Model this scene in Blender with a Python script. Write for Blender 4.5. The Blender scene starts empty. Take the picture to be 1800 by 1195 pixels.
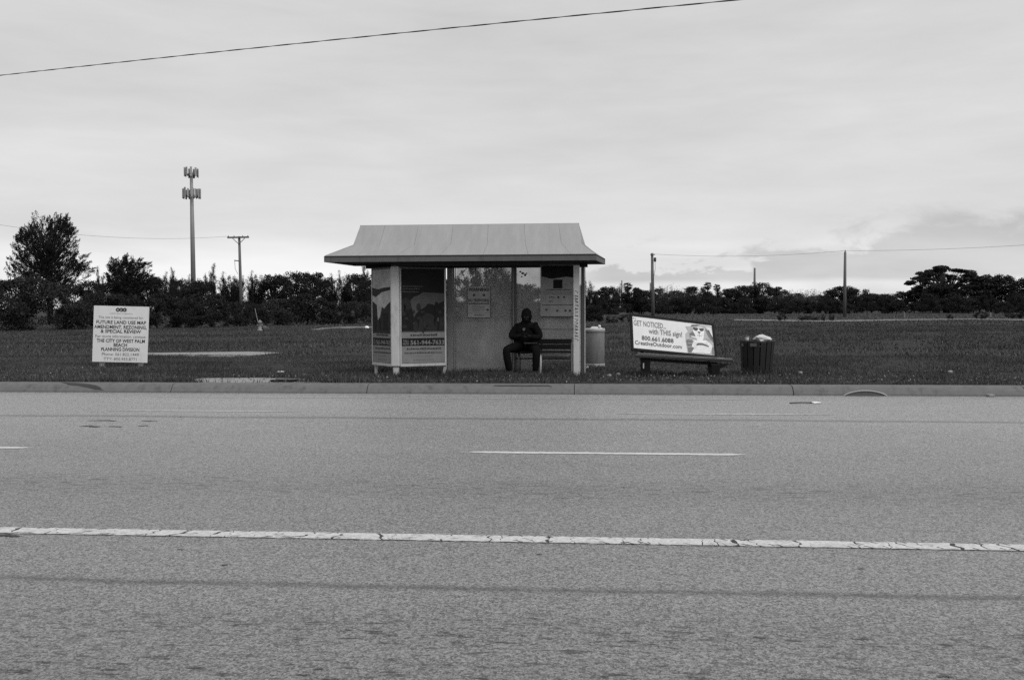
import bpy, math, random
import numpy as np
from mathutils import Vector, Matrix

scn = bpy.context.scene
C = scn.collection
random.seed(7)
rng = np.random.default_rng(7)

# ------------------------------------------------------------------ camera
FPX, CAM_H = 1600.0, 1.45
_th, _ph, _r = math.radians(4.6), math.atan(57.5 / FPX), 0.0032
R0 = np.array([math.cos(_th), math.sin(_th), 0.0])
FW = np.array([-math.sin(_th) * math.cos(_ph), math.cos(_th) * math.cos(_ph), -math.sin(_ph)])
U0 = np.cross(R0, FW)
RT = R0 * math.cos(_r) - U0 * math.sin(_r)
UP = U0 * math.cos(_r) + R0 * math.sin(_r)
EYE = np.array([0.0, 0.0, CAM_H])
cam = bpy.data.cameras.new('camera')
cam.sensor_width = 36.0
cam.lens = FPX / 1800.0 * 36.0
cam.clip_end = 6000.0
cam_ob = bpy.data.objects.new('camera', cam)
C.objects.link(cam_ob)
cam_ob.matrix_world = Matrix(((RT[0], UP[0], -FW[0], EYE[0]), (RT[1], UP[1], -FW[1], EYE[1]),
                              (RT[2], UP[2], -FW[2], EYE[2]), (0, 0, 0, 1)))
scn.camera = cam_ob

# ------------------------------------------------------------------ sky, sun, exposure
SUN_EL, SUN_AZ = math.radians(58), math.radians(130)      # azimuth clockwise from +Y
world = bpy.data.worlds.new('World')
scn.world = world
world.use_nodes = True


class NT:
    """tiny node-tree writer"""
    def __init__(s, tree):
        s.t = tree
        s.t.nodes.clear()

    def n(s, typ, **kw):
        nd = s.t.nodes.new(typ)
        for k, v in kw.items():
            setattr(nd, k, v)
        return nd

    def set(s, sock, v):
        if hasattr(v, 'is_output'):
            s.t.links.new(v, sock)
        else:
            sock.default_value = v

    def m(s, op, a, b=0.0, c=0.0, clamp=False):
        nd = s.n('ShaderNodeMath', operation=op, use_clamp=clamp)
        s.set(nd.inputs[0], a)
        s.set(nd.inputs[1], b)
        s.set(nd.inputs[2], c)
        return nd.outputs[0]

    def ss(s, v, lo, hi, a=0.0, b=1.0):
        nd = s.n('ShaderNodeMapRange', interpolation_type='SMOOTHSTEP')
        s.set(nd.inputs[0], v)
        for i, q in enumerate((lo, hi, a, b)):
            s.set(nd.inputs[1 + i], q)
        return nd.outputs[0]

    def mix(s, f, a, b):
        nd = s.n('ShaderNodeMix', data_type='FLOAT')
        s.set(nd.inputs[0], f)
        s.set(nd.inputs[2], a)
        s.set(nd.inputs[3], b)
        return nd.outputs[0]

    def scaled(s, v, sc, loc=(0, 0, 0)):
        nd = s.n('ShaderNodeMapping')
        s.set(nd.inputs[0], v)
        nd.inputs['Scale'].default_value = sc
        nd.inputs['Location'].default_value = loc
        return nd.outputs[0]

    def noise(s, v, scale, det=3.0, rough=0.5, dist=0.0):
        nd = s.n('ShaderNodeTexNoise')
        s.set(nd.inputs['Vector'], v)
        nd.inputs['Scale'].default_value = scale
        nd.inputs['Detail'].default_value = det
        nd.inputs['Roughness'].default_value = rough
        nd.inputs['Distortion'].default_value = dist
        return nd.outputs[0]

    def sep(s, v):
        nd = s.n('ShaderNodeSeparateXYZ')
        s.set(nd.inputs[0], v)
        return nd.outputs


w = NT(world.node_tree)
sky = w.n('ShaderNodeTexSky', sky_type='NISHITA')
sky.sun_disc = False
sky.sun_elevation = SUN_EL
sky.sun_rotation = SUN_AZ
bw = w.n('ShaderNodeRGBToBW')
w.t.links.new(sky.outputs[0], bw.inputs[0])
dirv = w.n('ShaderNodeTexCoord').outputs['Generated']
dz = w.sep(dirv)[2]
# overcast deck: soft long streaks, everywhere alike
deck = w.noise(w.scaled(dirv, (1.0, 1.0, 6.0)), 2.6, 5.0, 0.5, 0.3)
fine = w.noise(w.scaled(dirv, (1.0, 1.0, 5.0)), 9.0, 4.0, 0.55, 0.4)
tone = w.m('ADD', w.m('MULTIPLY', w.m('SUBTRACT', deck, 0.5), 0.36), w.m('MULTIPLY', w.m('SUBTRACT', fine, 0.5), 0.18))
tone = w.m('ADD', tone, 1.0)
# clear bright strip above the horizon, broken low cumulus banks inside it
glow = w.m('MULTIPLY', w.ss(dz, 0.0, 0.018), w.ss(dz, 0.10, 0.035))
tone = w.m('ADD', tone, w.m('MULTIPLY', glow, w.mix(w.ss(deck, 0.36, 0.6), 0.08, 0.3)))
cum = w.noise(w.scaled(dirv, (1.0, 1.0, 2.2), (1.9, 0.3, 0.0)), 11.0, 7.0, 0.6, 0.3)
dsep = w.sep(dirv)
# the bank grows towards the east (right of the view, +X) and thins out towards the west
bank = w.m('ADD', 0.040, w.m('MULTIPLY', dsep[0], 0.16))
dd = w.m('ADD', w.m('SUBTRACT', bank, dz), w.m('MULTIPLY', w.m('SUBTRACT', cum, 0.52), 0.17))
cmask = w.m('MULTIPLY', w.ss(dd, 0.0, w.mix(w.ss(dz, 0.03, 0.1), 0.008, 0.05)), w.ss(w.m('ADD', dz, w.m('MULTIPLY', w.m('SUBTRACT', fine, 0.5), 0.012)), 0.023, 0.031))
cmask = w.m('MULTIPLY', cmask, w.ss(dsep[0], -0.03, 0.03))
tone = w.m('MULTIPLY', tone, w.mix(cmask, 1.0, 0.73))
OVER = 2.6
val = w.mix(0.10, w.m('MULTIPLY', tone, OVER), bw.outputs[0])
bg = w.n('ShaderNodeBackground')
w.t.links.new(val, bg.inputs[0])
bg.inputs[1].default_value = 0.1
wo = w.n('ShaderNodeOutputWorld')
w.t.links.new(bg.outputs[0], wo.inputs[0])

sl = bpy.data.lights.new('sun', 'SUN')
sl.energy = 1.5
sl.angle = math.radians(70)
sl.color = (1, 1, 1)                # monochrome photograph: neutral white
sun = bpy.data.objects.new('sun', sl)
C.objects.link(sun)
_sd = Vector((math.sin(SUN_AZ) * math.cos(SUN_EL), math.cos(SUN_AZ) * math.cos(SUN_EL), math.sin(SUN_EL)))
sun.rotation_euler = _sd.to_track_quat('Z', 'Y').to_euler()
sun.location = (20, -20, 40)

vs = scn.view_settings
vs.view_transform = 'Standard'
vs.look = 'None'
vs.exposure = 1.35
vs.gamma = 1.0
vs.use_curve_mapping = False
scn.cycles.use_denoising = False
scn.cycles.max_bounces = 6
scn.cycles.transparent_max_bounces = 12


# ------------------------------------------------------------------ sight lines of the photograph, used to take measurements
def ray(px, py):
    return FW + RT * (px - 900) / FPX - UP * (py - 597.5) / FPX


def gnd(px, py, z=0.15):            # point of the level z seen at px, py
    d = ray(px, py)
    return EYE + d * ((z - CAM_H) / d[2])


def at(px, py, Y):                  # point of the upright plane y = Y seen at px, py
    d = ray(px, py)
    return EYE + d * (Y / d[1])


# ------------------------------------------------------------------ materials
def mat(name, v, rough=0.6, var=0.15, scale=8.0, spec=0.3, bump=0.0, stretch=(1, 1, 1), metal=0.0, island=0.0, grime=0.0):
    m = bpy.data.materials.new(name)
    m.use_nodes = True
    t = NT(m.node_tree)
    co = t.n('ShaderNodeTexCoord').outputs['Object']
    n = t.noise(t.scaled(co, stretch), scale, 5.0, 0.6)
    val = t.m('MULTIPLY', v, t.m('ADD', 1.0, t.m('MULTIPLY', t.m('SUBTRACT', n, 0.5), 2.6 * var)))
    if grime:
        g = t.noise(t.scaled(co, (3.0, 3.0, 0.8)), 2.3, 6.0, 0.7)
        val = t.m('MULTIPLY', val, t.m('SUBTRACT', 1.0, t.m('MULTIPLY', t.ss(g, 0.5, 0.72), grime)))
    if island:
        ri = t.n('ShaderNodeNewGeometry').outputs['Random Per Island']
        val = t.m('MULTIPLY', val, t.mix(ri, 1.0 - island, 1.0 + island))
    b = t.n('ShaderNodeBsdfPrincipled')
    t.set(b.inputs['Base Color'], val)
    b.inputs['Roughness'].default_value = rough
    b.inputs['Specular IOR Level'].default_value = spec
    b.inputs['Metallic'].default_value = metal
    if bump:
        bp = t.n('ShaderNodeBump')
        bp.inputs['Strength'].default_value = 0.6
        bp.inputs['Distance'].default_value = bump
        t.set(bp.inputs['Height'], n)
        t.t.links.new(bp.outputs[0], b.inputs['Normal'])
    o = t.n('ShaderNodeOutputMaterial')
    t.t.links.new(b.outputs[0], o.inputs[0])
    return m


def asphalt_mat():
    m = bpy.data.materials.new('asphalt')
    m.use_nodes = True
    t = NT(m.node_tree)
    co = t.n('ShaderNodeTexCoord').outputs['Object']
    x, y, z = t.sep(co)
    grit = t.noise(co, 120.0, 2.0, 0.8)
    grit2 = t.noise(co, 45.0, 2.0, 0.6)
    broad = t.noise(t.scaled(co, (0.12, 0.5, 1)), 1.0, 4.0, 0.6)
    v = t.m('ADD', 1.0, t.m('MULTIPLY', t.m('SUBTRACT', grit, 0.5), 3.4))
    v = t.m('ADD', v, t.m('MULTIPLY', t.m('SUBTRACT', grit2, 0.5), 0.5))
    v = t.m('ADD', v, t.m('MULTIPLY', t.m('SUBTRACT', broad, 0.5), 0.5))
    # single stones, each with its own grey
    vs1 = t.n('ShaderNodeTexVoronoi')
    t.set(vs1.inputs['Vector'], co)
    vs1.inputs['Scale'].default_value = 90.0
    vs2 = t.n('ShaderNodeTexVoronoi')
    t.set(vs2.inputs['Vector'], co)
    vs2.inputs['Scale'].default_value = 40.0
    v = t.m('ADD', v, t.m('MULTIPLY', t.m('SUBTRACT', t.sep(vs1.outputs['Color'])[0], 0.5), 1.25))
    v = t.m('ADD', v, t.m('MULTIPLY', t.m('SUBTRACT', t.sep(vs2.outputs['Color'])[1], 0.5), 0.18))
    # pale chips of aggregate
    vor = t.n('ShaderNodeTexVoronoi')
    t.set(vor.inputs['Vector'], co)
    vor.inputs['Scale'].default_value = 34.0
    chip = t.m('MULTIPLY', t.ss(vor.outputs['Distance'], 0.22, 0.1), t.ss(t.sep(vor.outputs['Color'])[0], 0.8, 0.95))
    v = t.m('ADD', v, t.m('MULTIPLY', chip, 0.7))
    # worn wheel and oil tracks: streaks of pits along the lanes
    s1 = t.noise(t.scaled(co, (4.0, 24.0, 1), (3, 5, 0)), 1.0, 4.0, 0.65)
    s2 = t.noise(t.scaled(co, (6.0, 22.0, 1), (9, 2, 0)), 1.0, 4.0, 0.7)
    wob = t.m('MULTIPLY', t.m('SUBTRACT', t.noise(t.scaled(co, (0.25, 0.0, 0)), 1.0, 3.0), 0.5), 0.5)
    yw = t.m('ADD', y, wob)

    def band(y0, wd):
        q = t.m('DIVIDE', t.m('SUBTRACT', yw, y0), wd)
        return t.m('POWER', 2.718, t.m('MULTIPLY', t.m('MULTIPLY', q, q), -1.0))
    st1 = t.ss(s1, 0.52, 0.66)
    st2 = t.ss(s2, 0.52, 0.66)
    tr = t.m('MULTIPLY', band(7.2, 0.5), t.m('ADD', t.m('MULTIPLY', st1, 0.6), 0.12))
    tr = t.m('MAXIMUM', tr, t.m('MULTIPLY', band(3.95, 0.3), t.m('ADD', t.m('MULTIPLY', st2, 0.8), 0.14)))
    tr = t.m('MAXIMUM', tr, t.m('MULTIPLY', band(3.4, 0.4), t.m('ADD', t.m('MULTIPLY', st2, 0.8), 0.2)))
    tr = t.m('MAXIMUM', tr, t.m('MULTIPLY', band(4.62, 0.045), t.m('ADD', t.m('MULTIPLY', s2, 0.9), 0.05)))
    tr = t.m('MAXIMUM', tr, t.m('MULTIPLY', band(7.9, 0.03), t.m('MULTIPLY', st2, 0.45)))
    tr = t.m('MAXIMUM', tr, t.m('MULTIPLY', band(11.75, 0.09), t.m('ADD', t.m('MULTIPLY', s2, 0.7), 0.12)))
    tr = t.m('MAXIMUM', tr, t.m('MULTIPLY', band(10.2, 0.5), t.m('MULTIPLY', st1, 0.2)))
    tr = t.m('MAXIMUM', tr, t.m('MULTIPLY', st2, 0.09))
    v = t.m('MULTIPLY', t.m('MAXIMUM', v, 0.25), t.m('SUBTRACT', 1.0, tr))
    # surface gets paler towards the outer lane and the kerb
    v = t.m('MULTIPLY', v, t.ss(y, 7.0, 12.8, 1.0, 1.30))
    v = t.m('MULTIPLY', t.m('MAXIMUM', v, 0.05), 0.118)
    b = t.n('ShaderNodeBsdfPrincipled')
    t.set(b.inputs['Base Color'], v)
    b.inputs['Roughness'].default_value = 0.52
    b.inputs['Specular IOR Level'].default_value = 0.55
    bp = t.n('ShaderNodeBump')
    bp.inputs['Strength'].default_value = 0.4
    bp.inputs['Distance'].default_value = 0.006
    t.set(bp.inputs['Height'], grit)
    t.t.links.new(bp.outputs[0], b.inputs['Normal'])
    o = t.n('ShaderNodeOutputMaterial')
    t.t.links.new(b.outputs[0], o.inputs[0])
    return m


def ground_mat():
    m = bpy.data.materials.new('field_grass')
    m.use_nodes = True
    t = NT(m.node_tree)
    co = t.n('ShaderNodeTexCoord').outputs['Object']
    a = t.noise(co, 14.0, 6.0, 0.7)
    b_ = t.noise(t.scaled(co, (0.5, 1, 1)), 0.5, 5.0, 0.6)
    c_ = t.noise(t.scaled(co, (0.2, 1, 1)), 0.07, 4.0, 0.6)
    v = t.m('ADD', 1.0, t.m('MULTIPLY', t.m('SUBTRACT', a, 0.5), 2.4))
    v = t.m('MULTIPLY', v, t.m('ADD', 1.0, t.m('MULTIPLY', t.m('SUBTRACT', b_, 0.5), 1.2)))
    v = t.m('MULTIPLY', v, t.m('ADD', 1.0, t.m('MULTIPLY', t.m('SUBTRACT', c_, 0.5), 0.8)))
    v = t.m('MULTIPLY', t.m('MAXIMUM', v, 0.15), 0.023)
    bb = t.n('ShaderNodeBsdfPrincipled')
    t.set(bb.inputs['Base Color'], v)
    bb.inputs['Roughness'].default_value = 0.9
    bb.inputs['Specular IOR Level'].default_value = 0.1
    bp = t.n('ShaderNodeBump')
    bp.inputs['Distance'].default_value = 0.05
    t.set(bp.inputs['Height'], a)
    t.t.links.new(bp.outputs[0], bb.inputs['Normal'])
    o = t.n('ShaderNodeOutputMaterial')
    t.t.links.new(bb.outputs[0], o.inputs[0])
    return m


def acrylic_mat():
    m = bpy.data.materials.new('scuffed_acrylic')
    m.use_nodes = True
    t = NT(m.node_tree)
    co = t.n('ShaderNodeTexCoord').outputs['Object']
    n = t.noise(t.scaled(co, (1, 1, 0.6)), 3.0, 6.0, 0.65)
    tr = t.n('ShaderNodeBsdfTransparent')
    tr.inputs[0].default_value = (0.92, 0.92, 0.92, 1)
    b = t.n('ShaderNodeBsdfPrincipled')
    t.set(b.inputs['Base Color'], t.mix(n, 0.24, 0.42))
    b.inputs['Roughness'].default_value = 0.35
    b.inputs['Specular IOR Level'].default_value = 0.4
    mx = t.n('ShaderNodeMixShader')
    t.set(mx.inputs[0], t.mix(t.ss(n, 0.35, 0.75), 0.36, 0.54))
    t.t.links.new(tr.outputs[0], mx.inputs[1])
    t.t.links.new(b.outputs[0], mx.inputs[2])
    o = t.n('ShaderNodeOutputMaterial')
    t.t.links.new(mx.outputs[0], o.inputs[0])
    return m


M = dict(
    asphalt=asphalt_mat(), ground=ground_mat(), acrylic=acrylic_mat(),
    verge=mat('verge_grass', 0.03, 0.9, 0.6, 6.0, 0.1),
    kerb=mat('kerb_concrete', 0.092, 0.85, 0.22, 9.0, 0.2, 0.004, grime=0.35),
    slab=mat('slab_concrete', 0.17, 0.85, 0.3, 5.0, 0.2, 0.004, grime=0.5),
    sand=mat('pale_sand', 0.12, 0.9, 0.5, 1.2, 0.1),
    lot=mat('dry_lot_grass', 0.036, 0.9, 0.4, 0.6, 0.1),
    paint=mat('road_paint', 0.34, 0.7, 0.5, 40.0, 0.3, grime=0.45),
    paint_old=mat('worn_paint', 0.27, 0.75, 0.5, 10.0, 0.3),
    paint_dash=mat('dash_paint', 0.36, 0.7, 0.3, 14.0, 0.3),
    crack=mat('crack_tar', 0.03, 0.7, 0.3, 20.0, 0.2),
    roof=mat('painted_roof_metal', 0.185, 0.55, 0.16, 3.0, 0.35, stretch=(3, 0.6, 0.6)),
    seam=mat('roof_seam', 0.17, 0.6, 0.1, 8.0, 0.3),
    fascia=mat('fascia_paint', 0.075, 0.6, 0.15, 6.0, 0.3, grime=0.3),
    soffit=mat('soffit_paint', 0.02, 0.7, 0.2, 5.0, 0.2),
    post=mat('post_white_paint', 0.38, 0.5, 0.1, 6.0, 0.4, grime=0.3),
    alu=mat('dull_aluminium', 0.20, 0.45, 0.15, 5.0, 0.5, stretch=(6, 6, 1)),
    dark_alu=mat('dark_aluminium', 0.05, 0.5, 0.2, 6.0, 0.4),
    board=mat('sign_white', 0.52, 0.5, 0.07, 5.0, 0.3, grime=0.12),
    ink=mat('sign_ink', 0.03, 0.5, 0.1, 8.0, 0.3),
    ink2=mat('sign_ink_grey', 0.13, 0.5, 0.1, 8.0, 0.3),
    ad_dark=mat('ad_dark_print', 0.010, 0.6, 0.5, 7.0, 0.12),
    ad_mid=mat('ad_mid_print', 0.06, 0.6, 0.35, 6.0, 0.15),
    ad_low=mat('ad_low_print', 0.022, 0.6, 0.5, 14.0, 0.12),
    ad_pale=mat('ad_pale_print', 0.165, 0.6, 0.2, 9.0, 0.15),
    ad_reflect=mat('ad_reflection_print', 0.36, 0.6, 0.5, 5.0, 0.15),  # left panel's grey reflection painted in as a lighter print
    poster=mat('poster_paper', 0.24, 0.5, 0.25, 5.0, 0.3),
    tin=mat('sign_tin_grey', 0.30, 0.45, 0.2, 8.0, 0.4, grime=0.3),
    bench_dark=mat('dark_bench_wood', 0.009, 0.7, 0.4, 6.0, 0.12, stretch=(1, 8, 8)),
    bench_top=mat('bench_seat_board', 0.012, 0.4, 0.4, 5.0, 0.4, stretch=(1, 8, 8)),
    leg_dark=mat('dark_concrete', 0.008, 0.8, 0.3, 8.0, 0.1),
    bin=mat('bin_perforated_steel', 0.12, 0.5, 0.35, 40.0, 0.35, grime=0.3),
    bin_rim=mat('bin_rim_steel', 0.22, 0.5, 0.12, 8.0, 0.4),
    slat=mat('dark_stained_slat', 0.008, 0.65, 0.5, 6.0, 0.3, stretch=(8, 8, 1)),
    liner=mat('black_liner', 0.006, 0.6, 0.3, 9.0, 0.15),
    bag=mat('white_plastic', 0.33, 0.4, 0.15, 12.0, 0.4, 0.01),
    paper=mat('litter_paper', 0.55, 0.7, 0.15, 14.0, 0.2),
    stone=mat('grey_stone', 0.16, 0.9, 0.3, 9.0, 0.2, 0.01),
    pole=mat('weathered_pole_wood', 0.085, 0.85, 0.3, 5.0, 0.2, stretch=(6, 6, 0.4)),
    mono=mat('galvanised_mast', 0.16, 0.5, 0.12, 0.6, 0.4),
    antenna=mat('antenna_grey', 0.22, 0.5, 0.15, 2.0, 0.4),
    antenna_d=mat('antenna_bracket', 0.03, 0.5, 0.2, 2.0, 0.4),
    wire=mat('black_wire', 0.03, 0.6, 0.2, 6.0, 0.3),
    bark=mat('bark', 0.045, 0.9, 0.4, 3.0, 0.1, stretch=(3, 3, 0.5)),
    leaf=mat('dark_leaf', 0.014, 0.7, 0.3, 0.6, 0.1, island=0.3),
    leaf_needle=mat('needle_leaf', 0.014, 0.7, 0.3, 0.8, 0.1, island=0.3),
    leaf_pale=mat('greyer_leaf', 0.022, 0.7, 0.3, 0.6, 0.1, island=0.3),
    blade=mat('grass_blade', 0.050, 0.8, 0.85, 0.7, 0.1, stretch=(0.45, 1, 1), island=0.65),
    blade_far=mat('field_tuft', 0.047, 0.8, 0.85, 0.22, 0.08, stretch=(0.4, 1, 1), island=0.6),
    deadleaf=mat('dead_leaf', 0.10, 0.8, 0.4, 3.0, 0.1, island=0.6),
    skin=mat('dark_skin', 0.010, 0.7, 0.1, 12.0, 0.1),
    jacket=mat('black_jacket', 0.006, 0.9, 0.4, 14.0, 0.05, 0.004),
    trousers=mat('black_trousers', 0.005, 0.9, 0.4, 14.0, 0.04, 0.004),
    shoe=mat('black_shoe', 0.012, 0.5, 0.2, 14.0, 0.3),
    sole=mat('grey_sole', 0.06, 0.7, 0.2, 14.0, 0.2),
    emblem=mat('pale_emblem', 0.075, 0.7, 0.2, 20.0, 0.2),
    hydrant=mat('hydrant_paint', 0.12, 0.5, 0.1, 8.0, 0.4),
    hydrant_shade=mat('hydrant_shade_dark', 0.05, 0.5, 0.1, 8.0, 0.3),
)


# ------------------------------------------------------------------ mesh helpers
def mesh(name, V, F, material, smooth=False):
    me = bpy.data.meshes.new(name)
    me.from_pydata([tuple(map(float, v)) for v in V], [], [tuple(int(i) for i in f) for f in F])
    me.materials.append(material)
    if smooth:
        me.polygons.foreach_set('use_smooth', [True] * len(me.polygons))
    me.update()
    return me


def mesh_np(name, V, T, material):
    """triangles from arrays"""
    me = bpy.data.meshes.new(name)
    me.vertices.add(len(V))
    me.vertices.foreach_set('co', np.ascontiguousarray(V, dtype=np.float32).ravel())
    me.loops.add(len(T) * 3)
    me.loops.foreach_set('vertex_index', np.ascontiguousarray(T, dtype=np.int32).ravel())
    me.polygons.add(len(T))
    me.polygons.foreach_set('loop_start', np.arange(0, len(T) * 3, 3, dtype=np.int32))
    me.polygons.foreach_set('loop_total', np.full(len(T), 3, dtype=np.int32))
    me.materials.append(material)
    me.update(calc_edges=True)
    me.validate()
    return me


def link(name, me, parent=None):
    o = bpy.data.objects.new(name, me)
    C.objects.link(o)
    if parent is not None:
        o.parent = parent
    return o


def root_of(o):
    while o.parent is not None:
        o = o.parent
    return o


def thing(name, label, cat, loc, group=None, rz=0.0):
    o = bpy.data.objects.new(name, None)
    C.objects.link(o)
    o.empty_display_size = 0.2
    o.location = tuple(map(float, loc))
    o.rotation_euler = (0, 0, rz)
    o['label'] = label
    o['category'] = cat
    if group:
        o['group'] = group
    return o


def tag(o, label, cat, group=None):
    o['label'] = label
    o['category'] = cat
    if group:
        o['group'] = group
    return o


def struct(name, V, F, material):
    o = link(name, mesh(name, V, F, material))
    o['kind'] = 'structure'
    return o


class G:
    """collects shapes for one mesh (world coordinates)"""
    def __init__(s):
        s.V, s.F = [], []

    def add(s, V, F):
        b = len(s.V)
        s.V += [tuple(map(float, v)) for v in V]
        s.F += [tuple(i + b for i in f) for f in F]
        return s

    def box(s, a, b):
        (x0, y0, z0), (x1, y1, z1) = a, b
        return s.hexa([(x0, y0, z0), (x1, y0, z0), (x1, y1, z0), (x0, y1, z0)], [(x0, y0, z1), (x1, y0, z1), (x1, y1, z1), (x0, y1, z1)])

    def hexa(s, lo, hi):
        return s.add(list(lo) + list(hi), [(3, 2, 1, 0), (4, 5, 6, 7), (0, 1, 5, 4), (1, 2, 6, 5), (2, 3, 7, 6), (3, 0, 4, 7)])

    def beam(s, p, q, wd, ht, up=(0, 0, 1)):
        p, q, up = Vector(p), Vector(q), Vector(up)
        d = (q - p).normalized()
        sd = d.cross(up)
        sd = (sd.normalized() if sd.length > 1e-6 else Vector((1, 0, 0))) * wd / 2
        u = sd.cross(d).normalized() * ht / 2
        return s.hexa([p - sd - u, p + sd - u, p + sd + u, p - sd + u], [q - sd - u, q + sd - u, q + sd + u, q - sd + u])

    def tube(s, pts, rad, n=8, cap=True):
        pts = [Vector(tuple(map(float, p))) for p in pts]
        rad = [rad] * len(pts) if np.isscalar(rad) else list(rad)
        V, F = [], []
        ref = None
        for i, p in enumerate(pts):
            d = (pts[min(i + 1, len(pts) - 1)] - pts[max(i - 1, 0)]).normalized()
            if ref is None:
                ref = Vector((0, 0, 1)) if abs(d.z) < 0.9 else Vector((1, 0, 0))
            a = d.cross(ref).normalized()
            b = a.cross(d).normalized()
            ref = b
            for k in range(n):
                t = 2 * math.pi * k / n
                V.append(p + (a * math.cos(t) + b * math.sin(t)) * rad[i])
        for i in range(len(pts) - 1):
            for k in range(n):
                F.append((i * n + k, i * n + (k + 1) % n, (i + 1) * n + (k + 1) % n, (i + 1) * n + k))
        if cap:
            F.append(tuple(range(n - 1, -1, -1)))
            F.append(tuple((len(pts) - 1) * n + k for k in range(n)))
        return s.add(V, F)

    def lathe(s, c, prof, n=20, cap=True):
        """prof: (radius, z) from bottom to top"""
        V, F = [], []
        for r, z in prof:
            for k in range(n):
                t = 2 * math.pi * k / n
                V.append((c[0] + r * math.cos(t), c[1] + r * math.sin(t), c[2] + z))
        for i in range(len(prof) - 1):
            for k in range(n):
                F.append((i * n + k, i * n + (k + 1) % n, (i + 1) * n + (k + 1) % n, (i + 1) * n + k))
        if cap:
            F.append(tuple(range(n - 1, -1, -1)))
            F.append(tuple((len(prof) - 1) * n + k for k in range(n)))
        return s.add(V, F)

    def ob(s, name, material, parent=None, smooth=False, bevel=0.0):
        V = s.V
        if parent is not None:
            r = root_of(parent)
            mw = (Matrix.Translation(r.location) @ r.rotation_euler.to_matrix().to_4x4()).inverted()
            V = [tuple(mw @ Vector(v)) for v in V]
        o = link(name, mesh(name, V, s.F, material, smooth), parent)
        if name in ('fine_print', 'ad_print', 'scribble', 'handwriting', 'picture_shade', 'dark_print', 'border', 'joint_filler', 'emblem', 'towel', 'sunglasses', 'dog_nose', 'eyes'):
            o['kind'] = 'stuff'
        if bevel:
            md = o.modifiers.new('bevel', 'BEVEL')
            md.width = bevel
            md.segments = 2
            md.limit_method = 'ANGLE'
        return o


_txt = {}


def text_geo(body, bold=0.0):
    k = (body, bold)
    if k not in _txt:
        cu = bpy.data.curves.new('lettering_source', 'FONT')
        cu.body = body
        cu.size = 1.0
        cu.offset = bold
        cu.resolution_u = 2
        ob = bpy.data.objects.new('lettering_source', cu)
        C.objects.link(ob)
        bpy.context.view_layer.update()
        me = bpy.data.meshes.new_from_object(ob.evaluated_get(bpy.context.evaluated_depsgraph_get()))
        V = np.array([v.co[:] for v in me.vertices])
        F = [tuple(p.vertices) for p in me.polygons]
        bpy.data.objects.remove(ob)
        bpy.data.curves.remove(cu)
        bpy.data.meshes.remove(me)
        V[:, 0] -= V[:, 0].min()
        _txt[k] = (V, F, V[:, 0].max())
    return _txt[k]


class Face:
    """a flat (or slightly warped) four-cornered face: bottom-left, bottom-right, top-right, top-left"""
    def __init__(s, a, b, c, d):
        s.p = [np.array(q, dtype=float) for q in (a, b, c, d)]
        n = np.cross(s.p[1] - s.p[0], s.p[3] - s.p[0])
        s.n = n / np.linalg.norm(n)

    def at(s, u, v, off=0.0):
        a, b, c, d = s.p
        return a * (1 - u) * (1 - v) + b * u * (1 - v) + c * u * v + d * (1 - u) * v + s.n * off

    def slab(s, g, thick, off=0.0, u0=0, v0=0, u1=1, v1=1):
        q = [(u0, v0), (u1, v0), (u1, v1), (u0, v1)]
        return g.hexa([s.at(u, v, off - thick) for u, v in q], [s.at(u, v, off) for u, v in q])

    def poly(s, g, uv, off, thick=0.0015):
        n = len(uv)
        V = [s.at(u, v, off) for u, v in uv] + [s.at(u, v, off - thick) for u, v in uv]
        F = [tuple(range(n)), tuple(range(2 * n - 1, n - 1, -1))] + [(i, n + i, n + (i + 1) % n, (i + 1) % n) for i in range(n)]
        return g.add(V, F)

    def text(s, g, body, u, v, h, width=None, align='c', bold=0.0, off=0.004):
        """cap height h and width in face units; u, v is the baseline anchor"""
        V, F, wd = text_geo(body, bold)
        W = np.linalg.norm(s.p[1] - s.p[0])
        Ht = np.linalg.norm(s.p[3] - s.p[0])
        sv = h / 0.69
        su = sv * Ht / W if width is None else width / wd
        x0 = u - {'c': 0.5, 'l': 0.0, 'r': 1.0}[align] * wd * su
        return g.add([s.at(x0 + p[0] * su, v + p[1] * sv, off) for p in V], F)

    def ellipse(s, g, u, v, ru, rv, off, n=18, a0=0.0, a1=360.0):
        return s.poly(g, [(u + ru * math.cos(math.radians(a0 + (a1 - a0) * k / n)), v + rv * math.sin(math.radians(a0 + (a1 - a0) * k / n)))
                          for k in range(n + (0 if a1 - a0 == 360 else 1))], off)

    def dashes(s, g, u0, u1, v, h, off, seed, lo=0.012, hi=0.05):
        """a line of print too small to read"""
        r = random.Random(seed)
        u = u0
        while u < u1:
            wd = r.uniform(lo, hi)
            e = min(u + wd, u1)
            hh = h * r.uniform(0.6, 1.0)
            s.poly(g, [(u, v), (e, v), (e, v + hh), (u, v + hh)], off)
            u += wd + r.uniform(0.006, 0.014)
        return g


# ------------------------------------------------------------------ setting: road, kerb, ground
KY = 15.08                                     # foot of the far kerb
ROAD_NEAR = -5.0
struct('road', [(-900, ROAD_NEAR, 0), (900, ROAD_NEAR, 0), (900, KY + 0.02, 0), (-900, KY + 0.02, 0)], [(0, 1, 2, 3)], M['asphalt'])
struct('verge', [(-3000, -3000, -0.004), (3000, -3000, -0.004), (3000, ROAD_NEAR, -0.004), (-3000, ROAD_NEAR, -0.004)], [(0, 1, 2, 3)], M['verge'])
GZ = 0.15
ground = struct('ground', [(-3000, KY + 0.36, GZ - 0.012), (3000, KY + 0.36, GZ - 0.012), (3000, 3500, GZ - 0.012), (-3000, 3500, GZ - 0.012)], [(0, 1, 2, 3)], M['ground'])

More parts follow.
